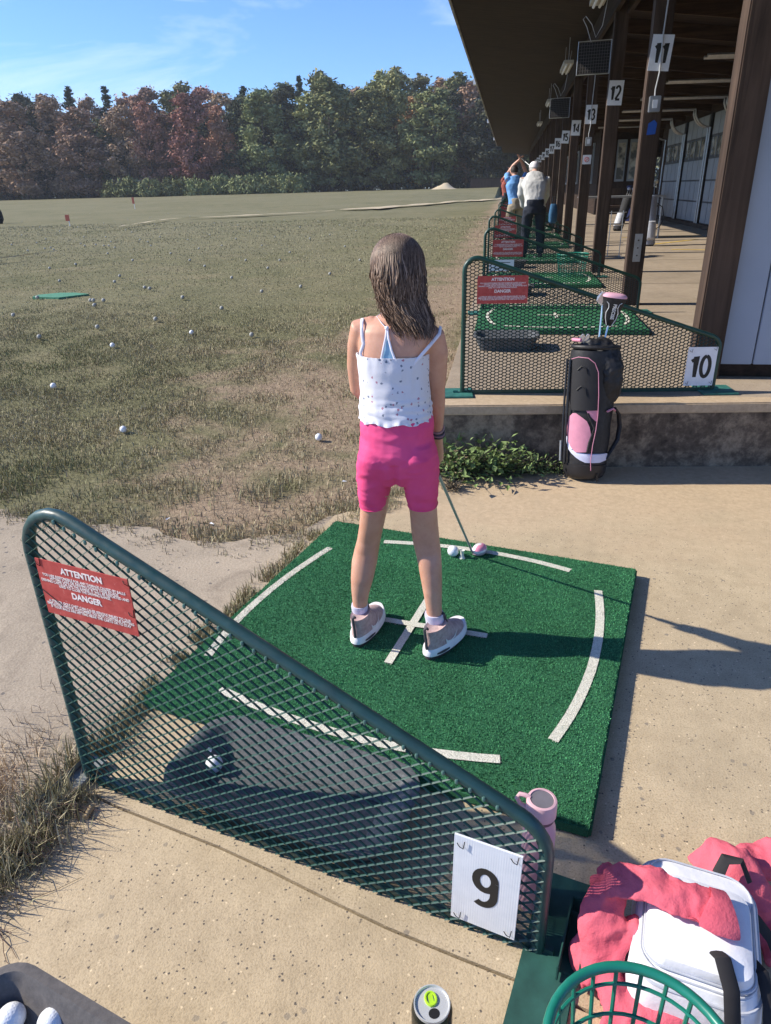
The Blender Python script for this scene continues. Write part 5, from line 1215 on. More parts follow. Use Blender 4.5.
# ---- socks and shoes
sock = plain('lilac_white_sock', (.60,.58,.70), .9, .1, bump=.3, bscale=300)
mauve = NT('mauve_knit', .85, .2); mauve.col(mauve.ramp(mauve.noise(80, 3), [(.3, (.42,.29,.28)), (.7, (.60,.44,.42))])); mauve.bump(mauve.noise(350, 2), .5, .002); mauve = mauve.mat
swhite = plain('white_sole', (.82,.80,.82), .5, .3, var=.08); sdark = plain('dark_outsole', (.05,.045,.05), .7); sgrey = plain('grey_trim', (.08,.075,.085), .6)
def shoe(heel, toe, ank, sidesign):
    d = Vector((toe.x-heel.x, toe.y-heel.y)); ang = math.atan2(d.y, d.x); L = .200; o = empty('shoe', (0,0,0)); 
    bpy.data.objects.remove(o)
    Mx = Matrix.Translation((heel.x, heel.y, .037)) @ Matrix.Rotation(ang, 4, 'Z')
    def out(z, x0, x1, w, n=36, wf=1.0, rock=0):
        r = []
        for j in range(n):
            t = 2*math.pi*j/n; c = math.cos(t); s = math.sin(t); x = (x0+x1)/2+(x1-x0)/2*math.copysign(abs(c)**.85, c); f = (x-x0)/(x1-x0); ww = w*(.86+.22*math.sin(min(1, f*1.15)*math.pi*.62))*(1-.12*ss(.85,1,f)); y = ww*math.copysign(abs(s)**.8, s)
            zz = z+rock*(ss(.72,1,f)*.012+ss(.12,0,f)*.006 if False else rock*.0+ss(.72,1,f)*.010)
            r.append(Mx @ Vector((x, y, zz)))
        return r
    def wy(x, x0, x1, w):
        f = (x-x0)/(x1-x0); c = min(.999, abs((x-(x0+x1)/2)/((x1-x0)/2)))**(1/.85); return w*(.86+.22*math.sin(min(1, f*1.15)*math.pi*.62))*(1-.12*ss(.85,1,f))*(1-c*c)**.4
    parts_ = []
    g = MB(); g.loft([out(0,.006,L-.006,.030,rock=1), out(.002,.001,L-.002,.033,rock=1), out(.013,0,L,.0375,rock=1)]); parts_.append(g.build('outsole', sdark, smooth=True))
    g = MB(); g.loft([out(.012,0,L,.0365,rock=1), out(.016,-.005,L+.002,.0395,rock=1), out(.030,-.004,L-.002,.0390,rock=1), out(.038,.002,L-.006,.035,rock=1)]); sole = g.build('midsole', swhite, smooth=True); parts_.append(sole)
    g = MB(); g.loft([out(.034,.000,L-.006,.0350,rock=1), out(.041,.002,L-.010,.0340), out(.052,.003,L-.030,.0320), out(.064,.004,L-.058,.0295), out(.077,.003,L-.088,.0275), out(.090,.000,L-.110,.0265), out(.099,-.002,L-.114,.0250), out(.094,.008,L-.120,.018)]); up = g.build('upper', mauve, smooth=True); parts_.append(up)
    for s_ in (-1, 1):
        g = MB(); g.add([Mx @ Vector((x, s_*(wy(x,-.005,L+.002,.0397)+.0006), z)) for x in (.016,.024,.034,.044,.054,.064) for z in (.0175+abs(x-.04)*.10, .0285-abs(x-.04)*.12)], [(2*i,2*i+1,2*i+3,2*i+2) for i in range(5)]); q = g.build('heel_window', sgrey, normals=False); q.parent = sole
        # curved side mark
        top = [(.118,.052),(.095,.040),(.078,.036),(.064,.040),(.055,.050)]; bot = [(.118,.052),(.098,.035),(.078,.0295),(.058,.032),(.055,.050)]
        g = MB(); ww_ = lambda x, z: s_*(wy(x, .002+.1*max(0,z-.041), L-.010-1.8*max(0, z-.041), .0345-.16*max(0, z-.041))+.0026); P = [Mx @ Vector((x-.004, ww_(x-.004, z+.009), z+.009)) for x, z in top] + [Mx @ Vector((x-.004, ww_(x-.004, z+.009), z+.009)) for x, z in bot[::-1]]
        g.add(P, [(i, i+1, 8-i, 9-i) for i in range(4)]); q = g.build('side_mark', swhite, normals=False); q.parent = up
    g = MB(); g.tube([Mx @ Vector(p) for p in [(-.002,0,.040),(-.005,0,.070),(-.011,0,.098),(-.013,0,.112),(-.005,0,.116),(.004,0,.106)]], .0042, 8); q = g.build('heel_loop', sgrey, smooth=True); q.parent = up
    g = MB(); g.tube([Mx @ Vector(p) for p in [(.104,0,.076),(.089,0,.095),(.081,0,.112),(.077,0,.124)]], [.010,.013,.014,.012], 10, flat=.4); q = g.build('tongue', sgrey, smooth=True); q.parent = up
    g = MB()
    for k in range(4): x = .090+.014*k; z = .081-.0075*k; g.tube([Mx @ Vector((x,-.019,z-.008)), Mx @ Vector((x,0,z+.003)), Mx @ Vector((x,.019,z-.008))], .002, 6)
    q = g.build('laces', swhite, smooth=True); q.parent = up
    for p in parts_: gadd(p)
aL, aR = aty(360,612,1.782), aty(435,620,1.755)
shoe(atz(356,648,.037)+Vector((0,.0,0)), atz(377,617,.037), aL, -1); shoe(atz(427,660,.037)+Vector((0,.0,0)), atz(459,631,.037), aR, 1)
g = MB(); g.loft([rg(609,352,367.8,1.782,.028,n=24), rg(611,351.8,368,1.782,.0285,n=24), rg(616,352.6,367.6,1.783,.027,n=24), rg(630,351.5,369.5,1.786,.032,n=24)]); gadd(g.build('sock', sock, smooth=True))
g = MB(); g.loft([rg(618,424.8,443.4,1.756,.0285,n=24), rg(620,424.6,443.6,1.756,.029,n=24), rg(627,426,444,1.757,.027,n=24), rg(639,425,445.5,1.760,.033,n=24)]); gadd(g.build('sock', sock, smooth=True))
# ---- bracelets
wd_ = (wrR-elR).normalized(); e1 = wd_.cross(Vector((0,1,0))).normalized(); e2 = wd_.cross(e1)
for k, (t, c) in enumerate(((-.022,(.35,.25,.24)),(-.012,(.06,.05,.07)),(-.003,(.30,.17,.2)),(.006,(.05,.04,.05)))):
    c0 = wrR+wd_*t; g = MB(); g.tube([c0+e1*.0185*math.cos(a)+e2*.0185*math.sin(a)+wd_*.004*math.sin(a+k) for a in [i*math.pi/12 for i in range(24)]], .0026, 6, closed=True); gadd(g.build('bracelet', plain('band_%d' % k, c, .6), smooth=True))
# ---- hair
HR = [NT('hair_brown', .55, .3), NT('hair_mid', .55, .3), NT('hair_light', .55, .3)]
for h_, a, b in zip(HR, ((.055,.033,.022), (.125,.078,.053), (.25,.165,.115)), ((.11,.068,.047), (.21,.138,.098), (.38,.27,.20))): h_.col(h_.ramp(h_.noise(20, 4, vec=h_.mapping((1,1,.15))), [(.3, a), (.7, b)]))
HR = [h.mat for h in HR]
hrows = [(236.5,396,403,1.875,.012),(238.5,387,411,1.868,.046),(243,379.8,417,1.862,.070),(250,375,421,1.857,.084),(260,372.3,424,1.851,.089),(270,372,425,1.846,.086),(280,373.5,423.5,1.838,.076),(290,376.5,422.5,1.826,.064),(300,380,422,1.812,.048),(311,384.5,425,1.795,.034),(322,391,430,1.778,.024),(331,397,432,1.766,.017),(338,402,432,1.757,.010)]
B3 = MB(); B3.loft([rg(*t, n=40) for t in hrows[5:11]]); e = MB(); e.ball((0,-.017,.030), .0775, 16, (.95,1.14,1.0)); B3.add([HM @ Vector(p) for p in e.v], e.f)
def hfn(p, n_): a = .0035*mn.noise(Vector((p.x*70, p.y*70, p.z*9)))+.004*mn.noise(Vector((p.x*22, p.y*22, p.z*10))); return p+n_*(a-.009)
hb_ = remesh(B3, 'hair', HR[0], .0045, 3, fn=hfn); gadd(hb_)
g = MB(); rr = random.Random(3)
K2 = 220; CC = []
for i in range(K2+1):
    v = 236.5+110*i/K2; r = interp(hrows, min(v, 337.9)); a = aty(r[1], v, r[3]); b = aty(r[2], v, r[3]); c = (a+b)/2; c.z = aty((r[1]+r[2])/2, v, r[3]-r[4]).z; CC.append((c, (b.x-a.x)/2))
for i in range(2400):
    th = R(rr.uniform(165, 375)); v0 = 237.5+rr.random()**1.5*22; v1 = rr.choice([rr.uniform(296, 324), rr.uniform(308, 334), rr.uniform(316, 341)]); off = rr.uniform(.90, 1.01); dr = .75*mn.noise(Vector((th*5, rr.choice((0, 3, 7)), 1)))+rr.uniform(-.16, .16); ph = rr.uniform(0, 6.28); wv = rr.uniform(.003, .013)
    wisp = rr.random() < .09
    if wisp: v1 += 8; off += .05; wv = .012
    pts = []; rad = []; K = 16; e0 = R(rr.uniform(0, 88)); v0 = 258
    for k in range(K+1):
        t = k/K; v = v0+(v1-v0)*t; r = interp(hrows, min(v, 337.9)); c = CC[min(K2, int((v-236.5)/110*K2))]; hw = c[1]; c = c[0]
        tt = th+dr*t+.25*math.sin(t*5+ph)*t; w_ = 1.02+(off-1.02)*ss(.45, .85, t)+(.10*t*math.sin(ph) if t > .6 else 0)
        p = c+Vector((hw*w_*math.cos(tt), r[4]*w_*math.sin(tt), 0)); p += Vector((wv*math.sin(t*9+ph)*t, wv*math.cos(t*7+ph)*t, 0)); el = e0+(R(-12)-e0)*min(1, t/.34); q = HM @ Vector((.0775*.95*1.05*math.cos(el)*math.cos(th), -.017+.0775*1.14*1.05*math.cos(el)*math.sin(th), .030+.0775*1.05*math.sin(el))); p = q.lerp(p, ss(.22, .50, t)); pts.append(p); rad.append((.0015 if not wisp else .0008)*(1-.6*t**2))
    g.mi = 0 if rr.random() < .38 else (1 if rr.random() < .62 else 2)
    g.tube(pts, rad, 3, cap=False)
o = g.build('hair_strands', HR, smooth=True, normals=False); o.parent = hb_
# ---- the club in her hands
cl = empty('golf_club', hd, 0, 'golf club with a pink and white head held by the girl', 'golf club'); CO = Vector(hd)
def cadd(o): o.parent = cl; o.location = -CO; return o
g = MB(); g.tube([gr+ax_*.06, hd], [.0052,.0040], 8); cadd(g.build('shaft', plain('grey_graphite', (.38,.40,.41), .35, .5, .5), smooth=True))
g = MB(); g.tube([gr-ax_*.13, gr+ax_*.10], [.0105,.0080], 10); cadd(g.build('grip', M['black'], smooth=True))
hq = atz(479.5, 549.5, .036+.020); g = MB(); g.ball((0,0,0), .026, 12, (.95,1.35,.80)); hm_ = Matrix.Translation((hq.x, hq.y, .058)) @ Matrix.Rotation(R(-30), 4, 'Z')
cadd(MB().add([hm_ @ Vector(p) for p in g.v], g.f).build('head', plain('white_clubhead', (.75,.70,.74), .25, .6), smooth=True))
g2 = MB(); g2.ball((0,0,0), .0266, 12, (.95,1.35,.80)); vv = [Vector(p) for p in g2.v]; ff = [f for f in g2.f if len(f) == 4 and all(vv[i].x > -.002 and vv[i].z > .001 and vv[i].y < .022 for i in f)]
cadd(MB().add([hm_ @ p for p in vv], ff).build('crown_patch', plain('pink_enamel', (.80,.30,.42), .25, .6), smooth=True, normals=False))
g = MB(); g.ball((0,0,0), .0262, 12, (1.0,1.38,.5)); cadd(MB().add([hm_ @ (Vector(p)+Vector((0,0,-.008))) for p in g.v], g.f).build('sole_plate', plain('grey_pink_sole', (.32,.26,.28), .35, .5), smooth=True))

# ================================================================ other people along the row
def person(loc, rz, hgt_, J, cols, label, cap=None, arms_up=False, club=None):
    t = empty('person', loc, rz, label, 'person'); s = hgt_/1.75; V = lambda p: Vector(p)*s
    ch = [V(p) for p in J['spine']]  # pelvis, waist, chest, neck base, head centre
    B = MB(); sr = [.15,.135,.155,.075]; 
    def limb(pts, rad, k=1.0, dst=None, **kw): (dst or B).tube([V(p) for p in pts], [r*s*k for r in rad], 14, **kw)
    def torso_l(dst, k, z0=0): 
        dst.loft([ellring(c, (w*s*k,0,0), (0,d*s*k,-d*s*.25*k), 20, 2.3) for c, w, d in zip(ch[z0:4]+[ch[3].lerp(ch[4],.3)], ([.165,.155,.205,.12,.06])[z0:], ([.12,.11,.125,.085,.06])[z0:])])
    torso_l(B, .95)
    for side in (0, 1):
        limb(J['legs'][side], (.088,.062,.048,.045), .95); limb(J['arms'][side], (.055,.046,.040,.030), .95)
        f = V(J['legs'][side][-1]); B.loft([ellring(f+Vector((0, y*s, z*s)), (w*s,0,0), (0,0,hh*s), 12) for y, z, w, hh in ((-.08,-.03,.03,.03),(-.03,-.02,.04,.05),(.06,-.03,.045,.035),(.16,-.045,.035,.02))])
        h = V(J['arms'][side][-1]); q = (h-V(J['arms'][side][-2])).normalized()
        B.tube([h, h+q*.06*s, h+q*.09*s], [.03*s,.038*s,.03*s], 10, flat=.5)
        for k in range(4): B.tube([h+q*.08*s+Vector(((-.027+.018*k)*s,0,0)), h+q*.13*s+Vector(((-.027+.018*k)*s,.01*s,0)), h+q*.155*s+Vector(((-.02+.014*k)*s,.03*s,-.01*s))], .0085*s, 6)
        B.tube([h+q*.03*s, h+q*.07*s+Vector((.03*s,.03*s,0)), h+q*.10*s+Vector((.025*s,.045*s,0))], .0095*s, 6)
    hc = ch[4]; B.tube([ch[3], hc-(hc-ch[3])*.2], [.058*s,.055*s], 12)
    e = MB(); e.ball((0,0,0), .1*s, 12, (.80,.95,1.15)); B.add([hc+Vector(p) for p in e.v], e.f); B.ball(hc+Vector((0,.098*s,-.01*s)), .018*s, 6); B.ball(hc+Vector((0,.05*s,-.09*s)), .035*s, 8)
    for x in (-1, 1): B.ball(hc+Vector((x*.08*s,0,-.01*s)), .025*s, 6, (.4,.7,1.1))
    b = remesh(B, 'body', SKIN, .011*s+.002, 3, t)
    S = MB(); torso_l(S, 1.12); 
    for side in (0, 1): limb(J['arms'][side][:cols.get('sleeve', 4)], (.062,.056,.052,.043)[:cols.get('sleeve', 4)], 1.12, S)
    fw = lambda p, n_: p+n_*(.012*s*mn.noise(Vector((p.x*9, p.y*9, p.z*13)))+.006*s*mn.noise(Vector((p.x*25, p.y*25, p.z*20))))
    remesh(S, 'sweater' if cols.get('sleeve', 4) == 4 else 'shirt', cols['top'], .013*s, 3, t, fn=fw)
    T = MB(); T.loft([ellring(ch[0]+Vector((0,0,z*s)), (w*s,0,0), (0,.145*s,0), 20, 2.3) for z, w in ((.13,.155),(.0,.175),(-.10,.16))])
    for side in (0, 1): limb(J['legs'][side][:-1]+[tuple(Vector(J['legs'][side][-1])+Vector((0,0,.03)))], (.100,.078,.068,.062), 1.05, T)
    remesh(T, 'trousers', cols['legs'], .013*s, 3, t, fn=fw)
    hr = MB(); e = MB(); e.ball((0,0,0), .105*s, 10, (.84,.98,1.1)); hr.add([hc+Vector(p)+Vector((0,-.012*s,.015*s)) for p in e.v if True], [f for f in e.f if len(f) == 4 and sum(e.v[i][2]-.35*e.v[i][1] for i in f)/4 > -.01]); hr.build('hair', cols['hair'], t, True, normals=False)
    if cap:
        g = MB(); e = MB(); e.ball((0,0,0), .112*s, 10, (.86,1.0,.9)); g.add([hc+Vector(p)+Vector((0,-.005*s,.03*s)) for p in e.v], [f for f in e.f if all(e.v[i][2] > -.005 for i in f)])
        g.loft([ellring(hc+Vector((0,.10*s,.035*s)), (.08*s,0,0), (0,.09*s,-.02*s), 16), ellring(hc+Vector((0,.10*s,.041*s)), (.08*s,0,0), (0,.09*s,-.02*s), 16)]); g.build('cap', cap, t, True)
    for f_ in (0, 1):
        f = V(J['legs'][f_][-1]); g = MB(); g.loft([ellring(f+Vector((0, y*s, z*s)), (w*s,0,0), (0,0,hh*s), 14) for y, z, w, hh in ((-.09,-.03,.03,.035),(-.03,-.02,.047,.058),(.06,-.03,.052,.042),(.17,-.042,.04,.026),(.185,-.045,.02,.012))]); g.build('shoe', cols['shoe'], t, True)
    if club is not None:
        c = empty('golf_club', loc, rz, club[2], 'golf club'); a, b = V(club[0]), V(club[1]); d = (b-a).normalized()
        MB().tube([a, a+d*.25*s], .012*s, 8).build('grip', M['black'], c, True); MB().tube([a+d*.2*s, b], .005*s, 6).build('shaft', M['galv'], c, True); g = MB(); g.ball(b, .045*s, 8, (1.2,.8,.7)); g.build('head', M['black'], c, True)
    return t
stoop = dict(spine=[(0,-.06,.86),(0,-.03,.98),(0,.10,1.24),(0,.22,1.40),(0,.36,1.47)],
             legs=[[(-.10,-.06,.84),(-.13,.03,.46),(-.15,-.02,.12),(-.15,-.02,.07)], [(.10,-.06,.84),(.13,.03,.46),(.15,-.02,.12),(.15,-.02,.07)]],
             arms=[[(-.19,.16,1.33),(-.225,.24,1.08),(-.15,.36,.90),(-.05,.44,.80)], [(.19,.16,1.33),(.235,.23,1.06),(.16,.35,.88),(.05,.46,.76)]])
swing = dict(spine=[(0,-.03,.90),(.0,0,1.02),(.0,.05,1.30),(.0,.10,1.46),(.0,.17,1.58)],
             legs=[[(-.10,-.03,.88),(-.15,.05,.48),(-.2,0,.12),(-.2,0,.07)], [(.10,-.03,.88),(.14,.05,.48),(.17,-.02,.12),(.17,-.02,.07)]],
             arms=[[(-.19,.08,1.40),(-.12,.26,1.52),(.00,.22,1.70),(.08,.12,1.80)], [(.19,.06,1.40),(.30,.14,1.52),(.20,.14,1.70),(.12,.10,1.80)]])
stand = dict(spine=[(0,0,.93),(0,0,1.06),(0,.01,1.33),(0,.02,1.50),(0,.05,1.65)],
             legs=[[(-.09,0,.90),(-.11,.02,.48),(-.12,-.02,.12),(-.12,-.02,.07)], [(.09,0,.90),(.11,.02,.48),(.12,-.02,.12),(.12,-.02,.07)]],
             arms=[[(-.19,0,1.44),(-.25,-.01,1.18),(-.25,.06,.95),(-.24,.08,.86)], [(.19,0,1.44),(.25,-.01,1.18),(.25,.06,.95),(.24,.08,.86)]])
sweat = NT('pale_ribbed_sweater', .9, .1); sweat.col(sweat.ramp(sweat.noise(12, 5), [(.3, (.46,.45,.43)), (.7, (.60,.59,.56))])); sweat.bump(sweat.noise(40, 3, vec=sweat.mapping((1,1,.2))), .4, .01); sweat = sweat.mat
navy = plain('navy_cloth', (.018,.022,.035), .85); brownh = plain('dark_hair', (.03,.02,.015), .6); greyh = plain('grey_hair', (.45,.43,.40), .7); blue = plain('sky_blue_shirt', (.14,.32,.62), .8); khaki = plain('khaki_cloth', (.30,.25,.18), .85); red = plain('rust_shirt', (.30,.08,.06), .85)
p = aty(535, 190, 11.0); person((p.x, 10.9, PZ+.002), R(4), 1.40, stoop, dict(top=sweat, legs=navy, hair=greyh, shoe=M['black']), 'man in a pale grey sweater and dark trousers bending over', plain('white_cap', (.7,.66,.66), .8), club=((.02,.40,.88), (.10,.95,.05), 'long club held low by the man in the pale sweater'))
p = aty(516.5, 190, 13.2); person((p.x, 13.2, PZ+.002), R(25), 1.32, swing, dict(top=blue, legs=khaki, hair=brownh, shoe=M['white'], sleeve=2), 'golfer in a sky blue shirt with both arms raised in a backswing', club=((.10,.12,1.86), (.15,-.50,1.60), 'club raised over the shoulder of the golfer in sky blue'))
p = aty(507, 190, 23.4); person((p.x, 23.4, PZ+.002), R(10), 1.35, swing, dict(top=red, legs=navy, hair=brownh, shoe=M['black'], sleeve=2), 'golfer in a rust red shirt swinging farther down the row')
q = on_field(496, 192); person((q.x, q.y, q.z), R(160), 1.7, stand, dict(top=sweat, legs=plain('pale_shorts', (.4,.4,.45), .8), hair=brownh, shoe=M['white'], sleeve=2), 'small distant person in pale clothes standing at the end of the field')
person((q.x+1.5, q.y+1.0, q.z), R(120), 1.7, stand, dict(top=red, legs=navy, hair=brownh, shoe=M['black'], sleeve=2), 'small distant person in dark clothes beside the pale one')
t = empty('tote_bag', (aty(553, 215, 12.2).x, 12.2, PZ+.002), R(10), 'blue cloth bag hanging against the post right of the man in the pale sweater', 'bag')
g = MB(); g.loft([ellring((0,0,z), (w,0,0), (0,d,0), 18, 3) for z, w, d in ((.42,.04,.03),(.44,.06,.05),(.55,.065,.06),(.68,.05,.04),(.70,.04,.02))]); g.build('body', plain('teal_blue_cloth', (.03,.10,.19), .8), t, True)
g = MB(); g.tube([(-.03,0,.69),(-.02,0,.80),(.02,0,.80),(.03,0,.69)], .008, 6); g.build('handle', M['black'], t, True)
# ================================================================ pink, white and black golf bag leaning on the step
b0 = atz(584, 466, .0); yb = 3.285
bb = Vector((aty(584, 468, yb).x, yb, .002)); bt = aty(595.5, 350, 3.37)
BAG = empty('golf_bag', bb, 0, 'black golf bag with a pink panel and white swoosh, leaning on the concrete step', 'golf bag')
def badd(o, par=None): 
    o.parent = par or BAG; o.location = -bb if par is None else (0,0,0); return o
brow = [(0,.070,.062),(.02,.088,.078),(.06,.096,.086),(.14,.100,.088),(.35,.104,.088),(.60,.106,.088),(.80,.110,.090),(.93,.112,.092),(1.0,.108,.088)]
up_ = (bt-bb).normalized(); bx = Vector((1,0,0)); bx = (bx-up_*bx.dot(up_)).normalized(); by = up_.cross(bx)
def bS(t, th, off=0.0):
    for i in range(len(brow)-1):
        if brow[i][0] <= t <= brow[i+1][0]: f = (t-brow[i][0])/(brow[i+1][0]-brow[i][0]); rx = brow[i][1]*(1-f)+brow[i+1][1]*f; ryy = brow[i][2]*(1-f)+brow[i+1][2]*f; break
    rx += off; ryy += off; return bb.lerp(bt, t)+bx*rx*math.cos(th)+by*ryy*math.sin(th)
bk = NT('black_nylon', .55, .4); bk.col(bk.ramp(bk.noise(60, 4), [(.3, (.010,.010,.011)), (.7, (.026,.025,.028))])); bk.bump(bk.noise(25, 4), .35, .006); bk = bk.mat
pnk = plain('dusty_pink_panel', (.62,.26,.36), .6, .3, var=.08); wht = plain('lilac_white_panel', (.62,.64,.80), .5, .3, var=.05)
g = MB(); g.loft([[bS(t, 2*math.pi*j/32, .0035*mn.noise(Vector((math.cos(j*.2)*3, math.sin(j*.2)*3, t*8)))) for j in range(32)] for t in [0,.02,.06,.1,.14]+[.18+.04*i for i in range(20)]+[1.0]]); badd(g.build('body', bk, smooth=True))
g = MB(); g.loft([[bS(t, 2*math.pi*j/32, o_) for j in range(32)] for t, o_ in ((0,.002),(.02,.004),(.06,.005),(.125,.005),(.13,0))]); badd(g.build('base_cap', plain('black_base', (.022,.021,.023), .45, .4), smooth=True))
def pxt(u, v):
    "bag surface parameters seen at a pixel"
    best = None
    t = .5; th = -math.pi/2
    for it in range(40):
        p = bS(max(0, min(1, t)), th); 
        q = CM.T @ (np.array(p)-CAM0); pu = 385.5+FL*q[0]/-q[2]; pv = 512-FL*q[1]/-q[2]
        t += (pv-v)/-135*-1*-.8 if False else (pv-v)/122*.8; th += (u-pu)/25*.5; th = max(-math.pi*.98, min(-.02, th)); t = max(0, min(1, t))
    return t, th
def patch(rows, mat, name, off, n=10):
    g = MB(); L = []
    for v, a, b in rows:
        ta, tha = pxt(a, v); tb, thb = pxt(b, v); L.append([bS(ta+(tb-ta)*k/n, tha+(thb-tha)*k/n, off) for k in range(n+1)])
    g.add([p for r in L for p in r], [(i*(n+1)+k, i*(n+1)+k+1, (i+1)*(n+1)+k+1, (i+1)*(n+1)+k) for i in range(len(L)-1) for k in range(n)])
    return badd(g.build(name, mat, smooth=True, normals=False))
patch([(413,574,577),(416,571,581),(421,569.5,587),(427,568.6,589.5),(434,568.4,590.6),(441,569.5,590),(447,572,588),(452,576,586)], pnk, 'pink_panel', .0085)
patch([(410,586,597),(414,588.5,597),(418,592,596.8),(421,595,596.5)], pnk, 'pink_panel', .0075)
patch([(436,567.3,568.4),(443,567.8,570),(449,569.5,574),(453,572,606),(457,576,606),(460,580,604.5),(462.5,585,599)], wht, 'white_panel', .0065)
patch([(358,572,598),(364,571,601),(380,571,602),(400,571,601),(410,573,600)], plain('black_pocket', (.016,.015,.017), .6, .4), 'front_pocket', .010)
def line(pix, r, mat, name, off):
    g = MB(); g.tube([bS(*pxt(u, v), off) for u, v in pix], r, 6); return badd(g.build(name, mat, smooth=True))
line([(574,359),(580,357),(589,358),(595,363),(598,372),(598,395),(597,415),(595,430),(592,445),(590,460),(590,470)], .0018, pnk, 'piping', .012)
line([(579,370),(583,366),(587,368),(588,374)], .0022, M['black'], 'badge', .0125); line([(578,390),(582,386),(586,388),(587,396)], .0022, M['black'], 'badge', .0125)
line([(588,413),(594,428),(589,442),(587,452)], .006, bk, 'seam_tape', .006)
# rain hood bulging to the upper right
g = MB(); H_ = lambda t, x, y: bb.lerp(bt, t)+bx*x+by*y
g.tube([H_(.62,.075,-.02), H_(.72,.075,-.03), H_(.86,.065,-.03), H_(.97,.045,-.02), H_(1.02,.01,0), H_(1.0,-.04,0)], [.035,.058,.068,.066,.055,.035], 14)
g.tube([H_(1.0,-.07,-.02), H_(1.04,-.03,-.03), H_(1.03,.03,-.03), H_(.98,.07,-.02)], [.025,.035,.035,.03], 12)
badd(remesh(g, 'rain_hood', bk, .006, 3, fn=lambda p, n_: p+n_*(.006*mn.noise(p*24)+.004*mn.noise(p*55))))
# pink rimmed collar, irons inside
g = MB(); g.tube([bS(1.0, 2*math.pi*j/24, -.004)+up_*.015 for j in range(24)], .010, 8, closed=True); badd(g.build('collar', bk, smooth=True))
g = MB(); g.tube([bS(1.0, R(a), -.004)+up_*.045 for a in range(140, 235, 12)], .008, 8); badd(g.build('collar_handle', pnk, smooth=True))
# folded stand legs on the left, strap on the right
for k in range(2):
    g = MB(); g.tube([bS(.93, R(192+14*k), .016), bS(.5, R(194+14*k), .020), bS(.13, R(198+12*k), .018)], .0055, 8); badd(g.build('stand_leg', plain('dark_tube_%d' % k, (.04,.04,.045), .3, .6, .4), smooth=True))
g = MB(); g.tube([bS(.30, R(197), .026), bS(.14, R(199), .026)], .0065, 6); badd(g.build('leg_print', M['galv'], smooth=True))
g = MB(); g.tube([bS(.99-.42, R(-20), .01), bS(.52, R(-8), .028), bS(.42, 0, .040), bS(.32, R(-8), .036), bS(.22, R(-20), .012), bS(.17, R(-30), .003)], [.012,.014,.015,.014,.012,.010], 10, flat=.5); badd(g.build('shoulder_strap', bk, smooth=True))
g = MB(); g.tube([bS(.55, R(-52), .008), bS(.57, R(-35), .013), bS(.55, R(-18), .012)], .005, 8); badd(g.build('strap_clip', pnk, smooth=True))
# stand foot under the bag
g = MB(); g.tube([bS(.06, R(-60), .006), bS(.0, R(-62), .012)+Vector((.02,-.01,.0))], .006, 6); badd(g.build('stand_foot', M['black']))
# ---- clubs in the bag: things of their own
def bagclub(u0, v0, u1, v1, lab, y1=3.42):
    a = aty(u0, v0, 3.38); b = aty(u1, v1, y1); t = empty('golf_club', b, 0, lab, 'golf club', None)
    g = MB(); g.tube([a-(b-a)*.6, b], .0042, 8); o = g.build('shaft', plain('pale_steel', (.55,.66,.70), .25, .6, .6), t, True); o.location = -b; return t, b
t1, e1_ = bagclub(598, 348, 602.5, 304, 'iron with a bright steel shaft standing tallest in the pink and black bag')
g = MB(); g.add([(-.024,-.006,.030),(-.006,-.010,.052),(.006,-.008,.050),(.004,-.006,.0),(-.006,-.006,-.004),(-.026,-.006,.014)]+[(-.024,.008,.030),(-.006,.008,.052),(.006,.008,.050),(.004,.006,.0),(-.006,.006,-.004),(-.026,.008,.014)], [(0,1,2,3,4,5),(11,10,9,8,7,6)]+[(i,(i+1)%6,(i+1)%6+6,i+6) for i in range(6)]); g.build('iron_head', plain('chrome', (.70,.72,.80), .2, .7, .8), t1, bevel=.002)
MB().tube([(0,0,0),(0.001,0,.03)], .007, 8).build('ferrule', M['black'], t1, True)
t2, e2_ = bagclub(602.5, 348, 609, 322, 'wood hidden under the black headcover')
hcv = empty('headcover', e2_, 0, 'black club headcover with pink top and white lettering', 'headcover'); lean = Matrix.Rotation(R(7), 4, 'Y')
k_ = .98
rows = [(-.018,.010),(-.005,.028),(.02,.036),(.05,.042),(.08,.050),(.103,.058),(.112,.060)]
g = MB(); g.loft([[lean @ p for p in ellring((.0,0,z), (w*.92,0,0), (0,w*.62,0), 24, 2.4)] for z, w in rows]); g.build('cover', bk, hcv, True)
g = MB(); g.loft([[lean @ p for p in ellring((.0,0,z), (w*.92,0,0), (0,w*.62,0), 24, 2.4)] for z, w in ((.111,.0605),(.118,.060),(.126,.050),(.129,.03))]); g.build('top_panel', plain('pale_pink_cloth', (.70,.38,.46), .7), hcv, True)
wl_ = plain('white_piping', (.75,.74,.72), .5)
for s_ in (-1, 1):
    g = MB(); g.tube([lean @ Vector((s_*x, -y, z)) for x, y, z in ((.012,.020,-.012),(.024,.024,.02),(.027,.026,.045),(.020,.030,.068),(.024,.032,.085),(.034,.031,.092))], .0016, 6); g.build('piping', wl_, hcv, True)
tm = text_me('PRECISE', .021, wl_, .95, .0005, .0006); tm.transform(Matrix.Rotation(R(90), 4, 'Y')); tm.transform(Matrix.Translation((.004,-.0235,.056))); tm.transform(Matrix.Rotation(R(10), 4, 'X')); tm.transform(lean)
obj_mesh('lettering', tm, hcv)
ee = aty(584, 341, 3.34); t3 = empty('golf_club', ee, 0, 'short chrome irons just peeping out of the pink and black bag', 'golf club')
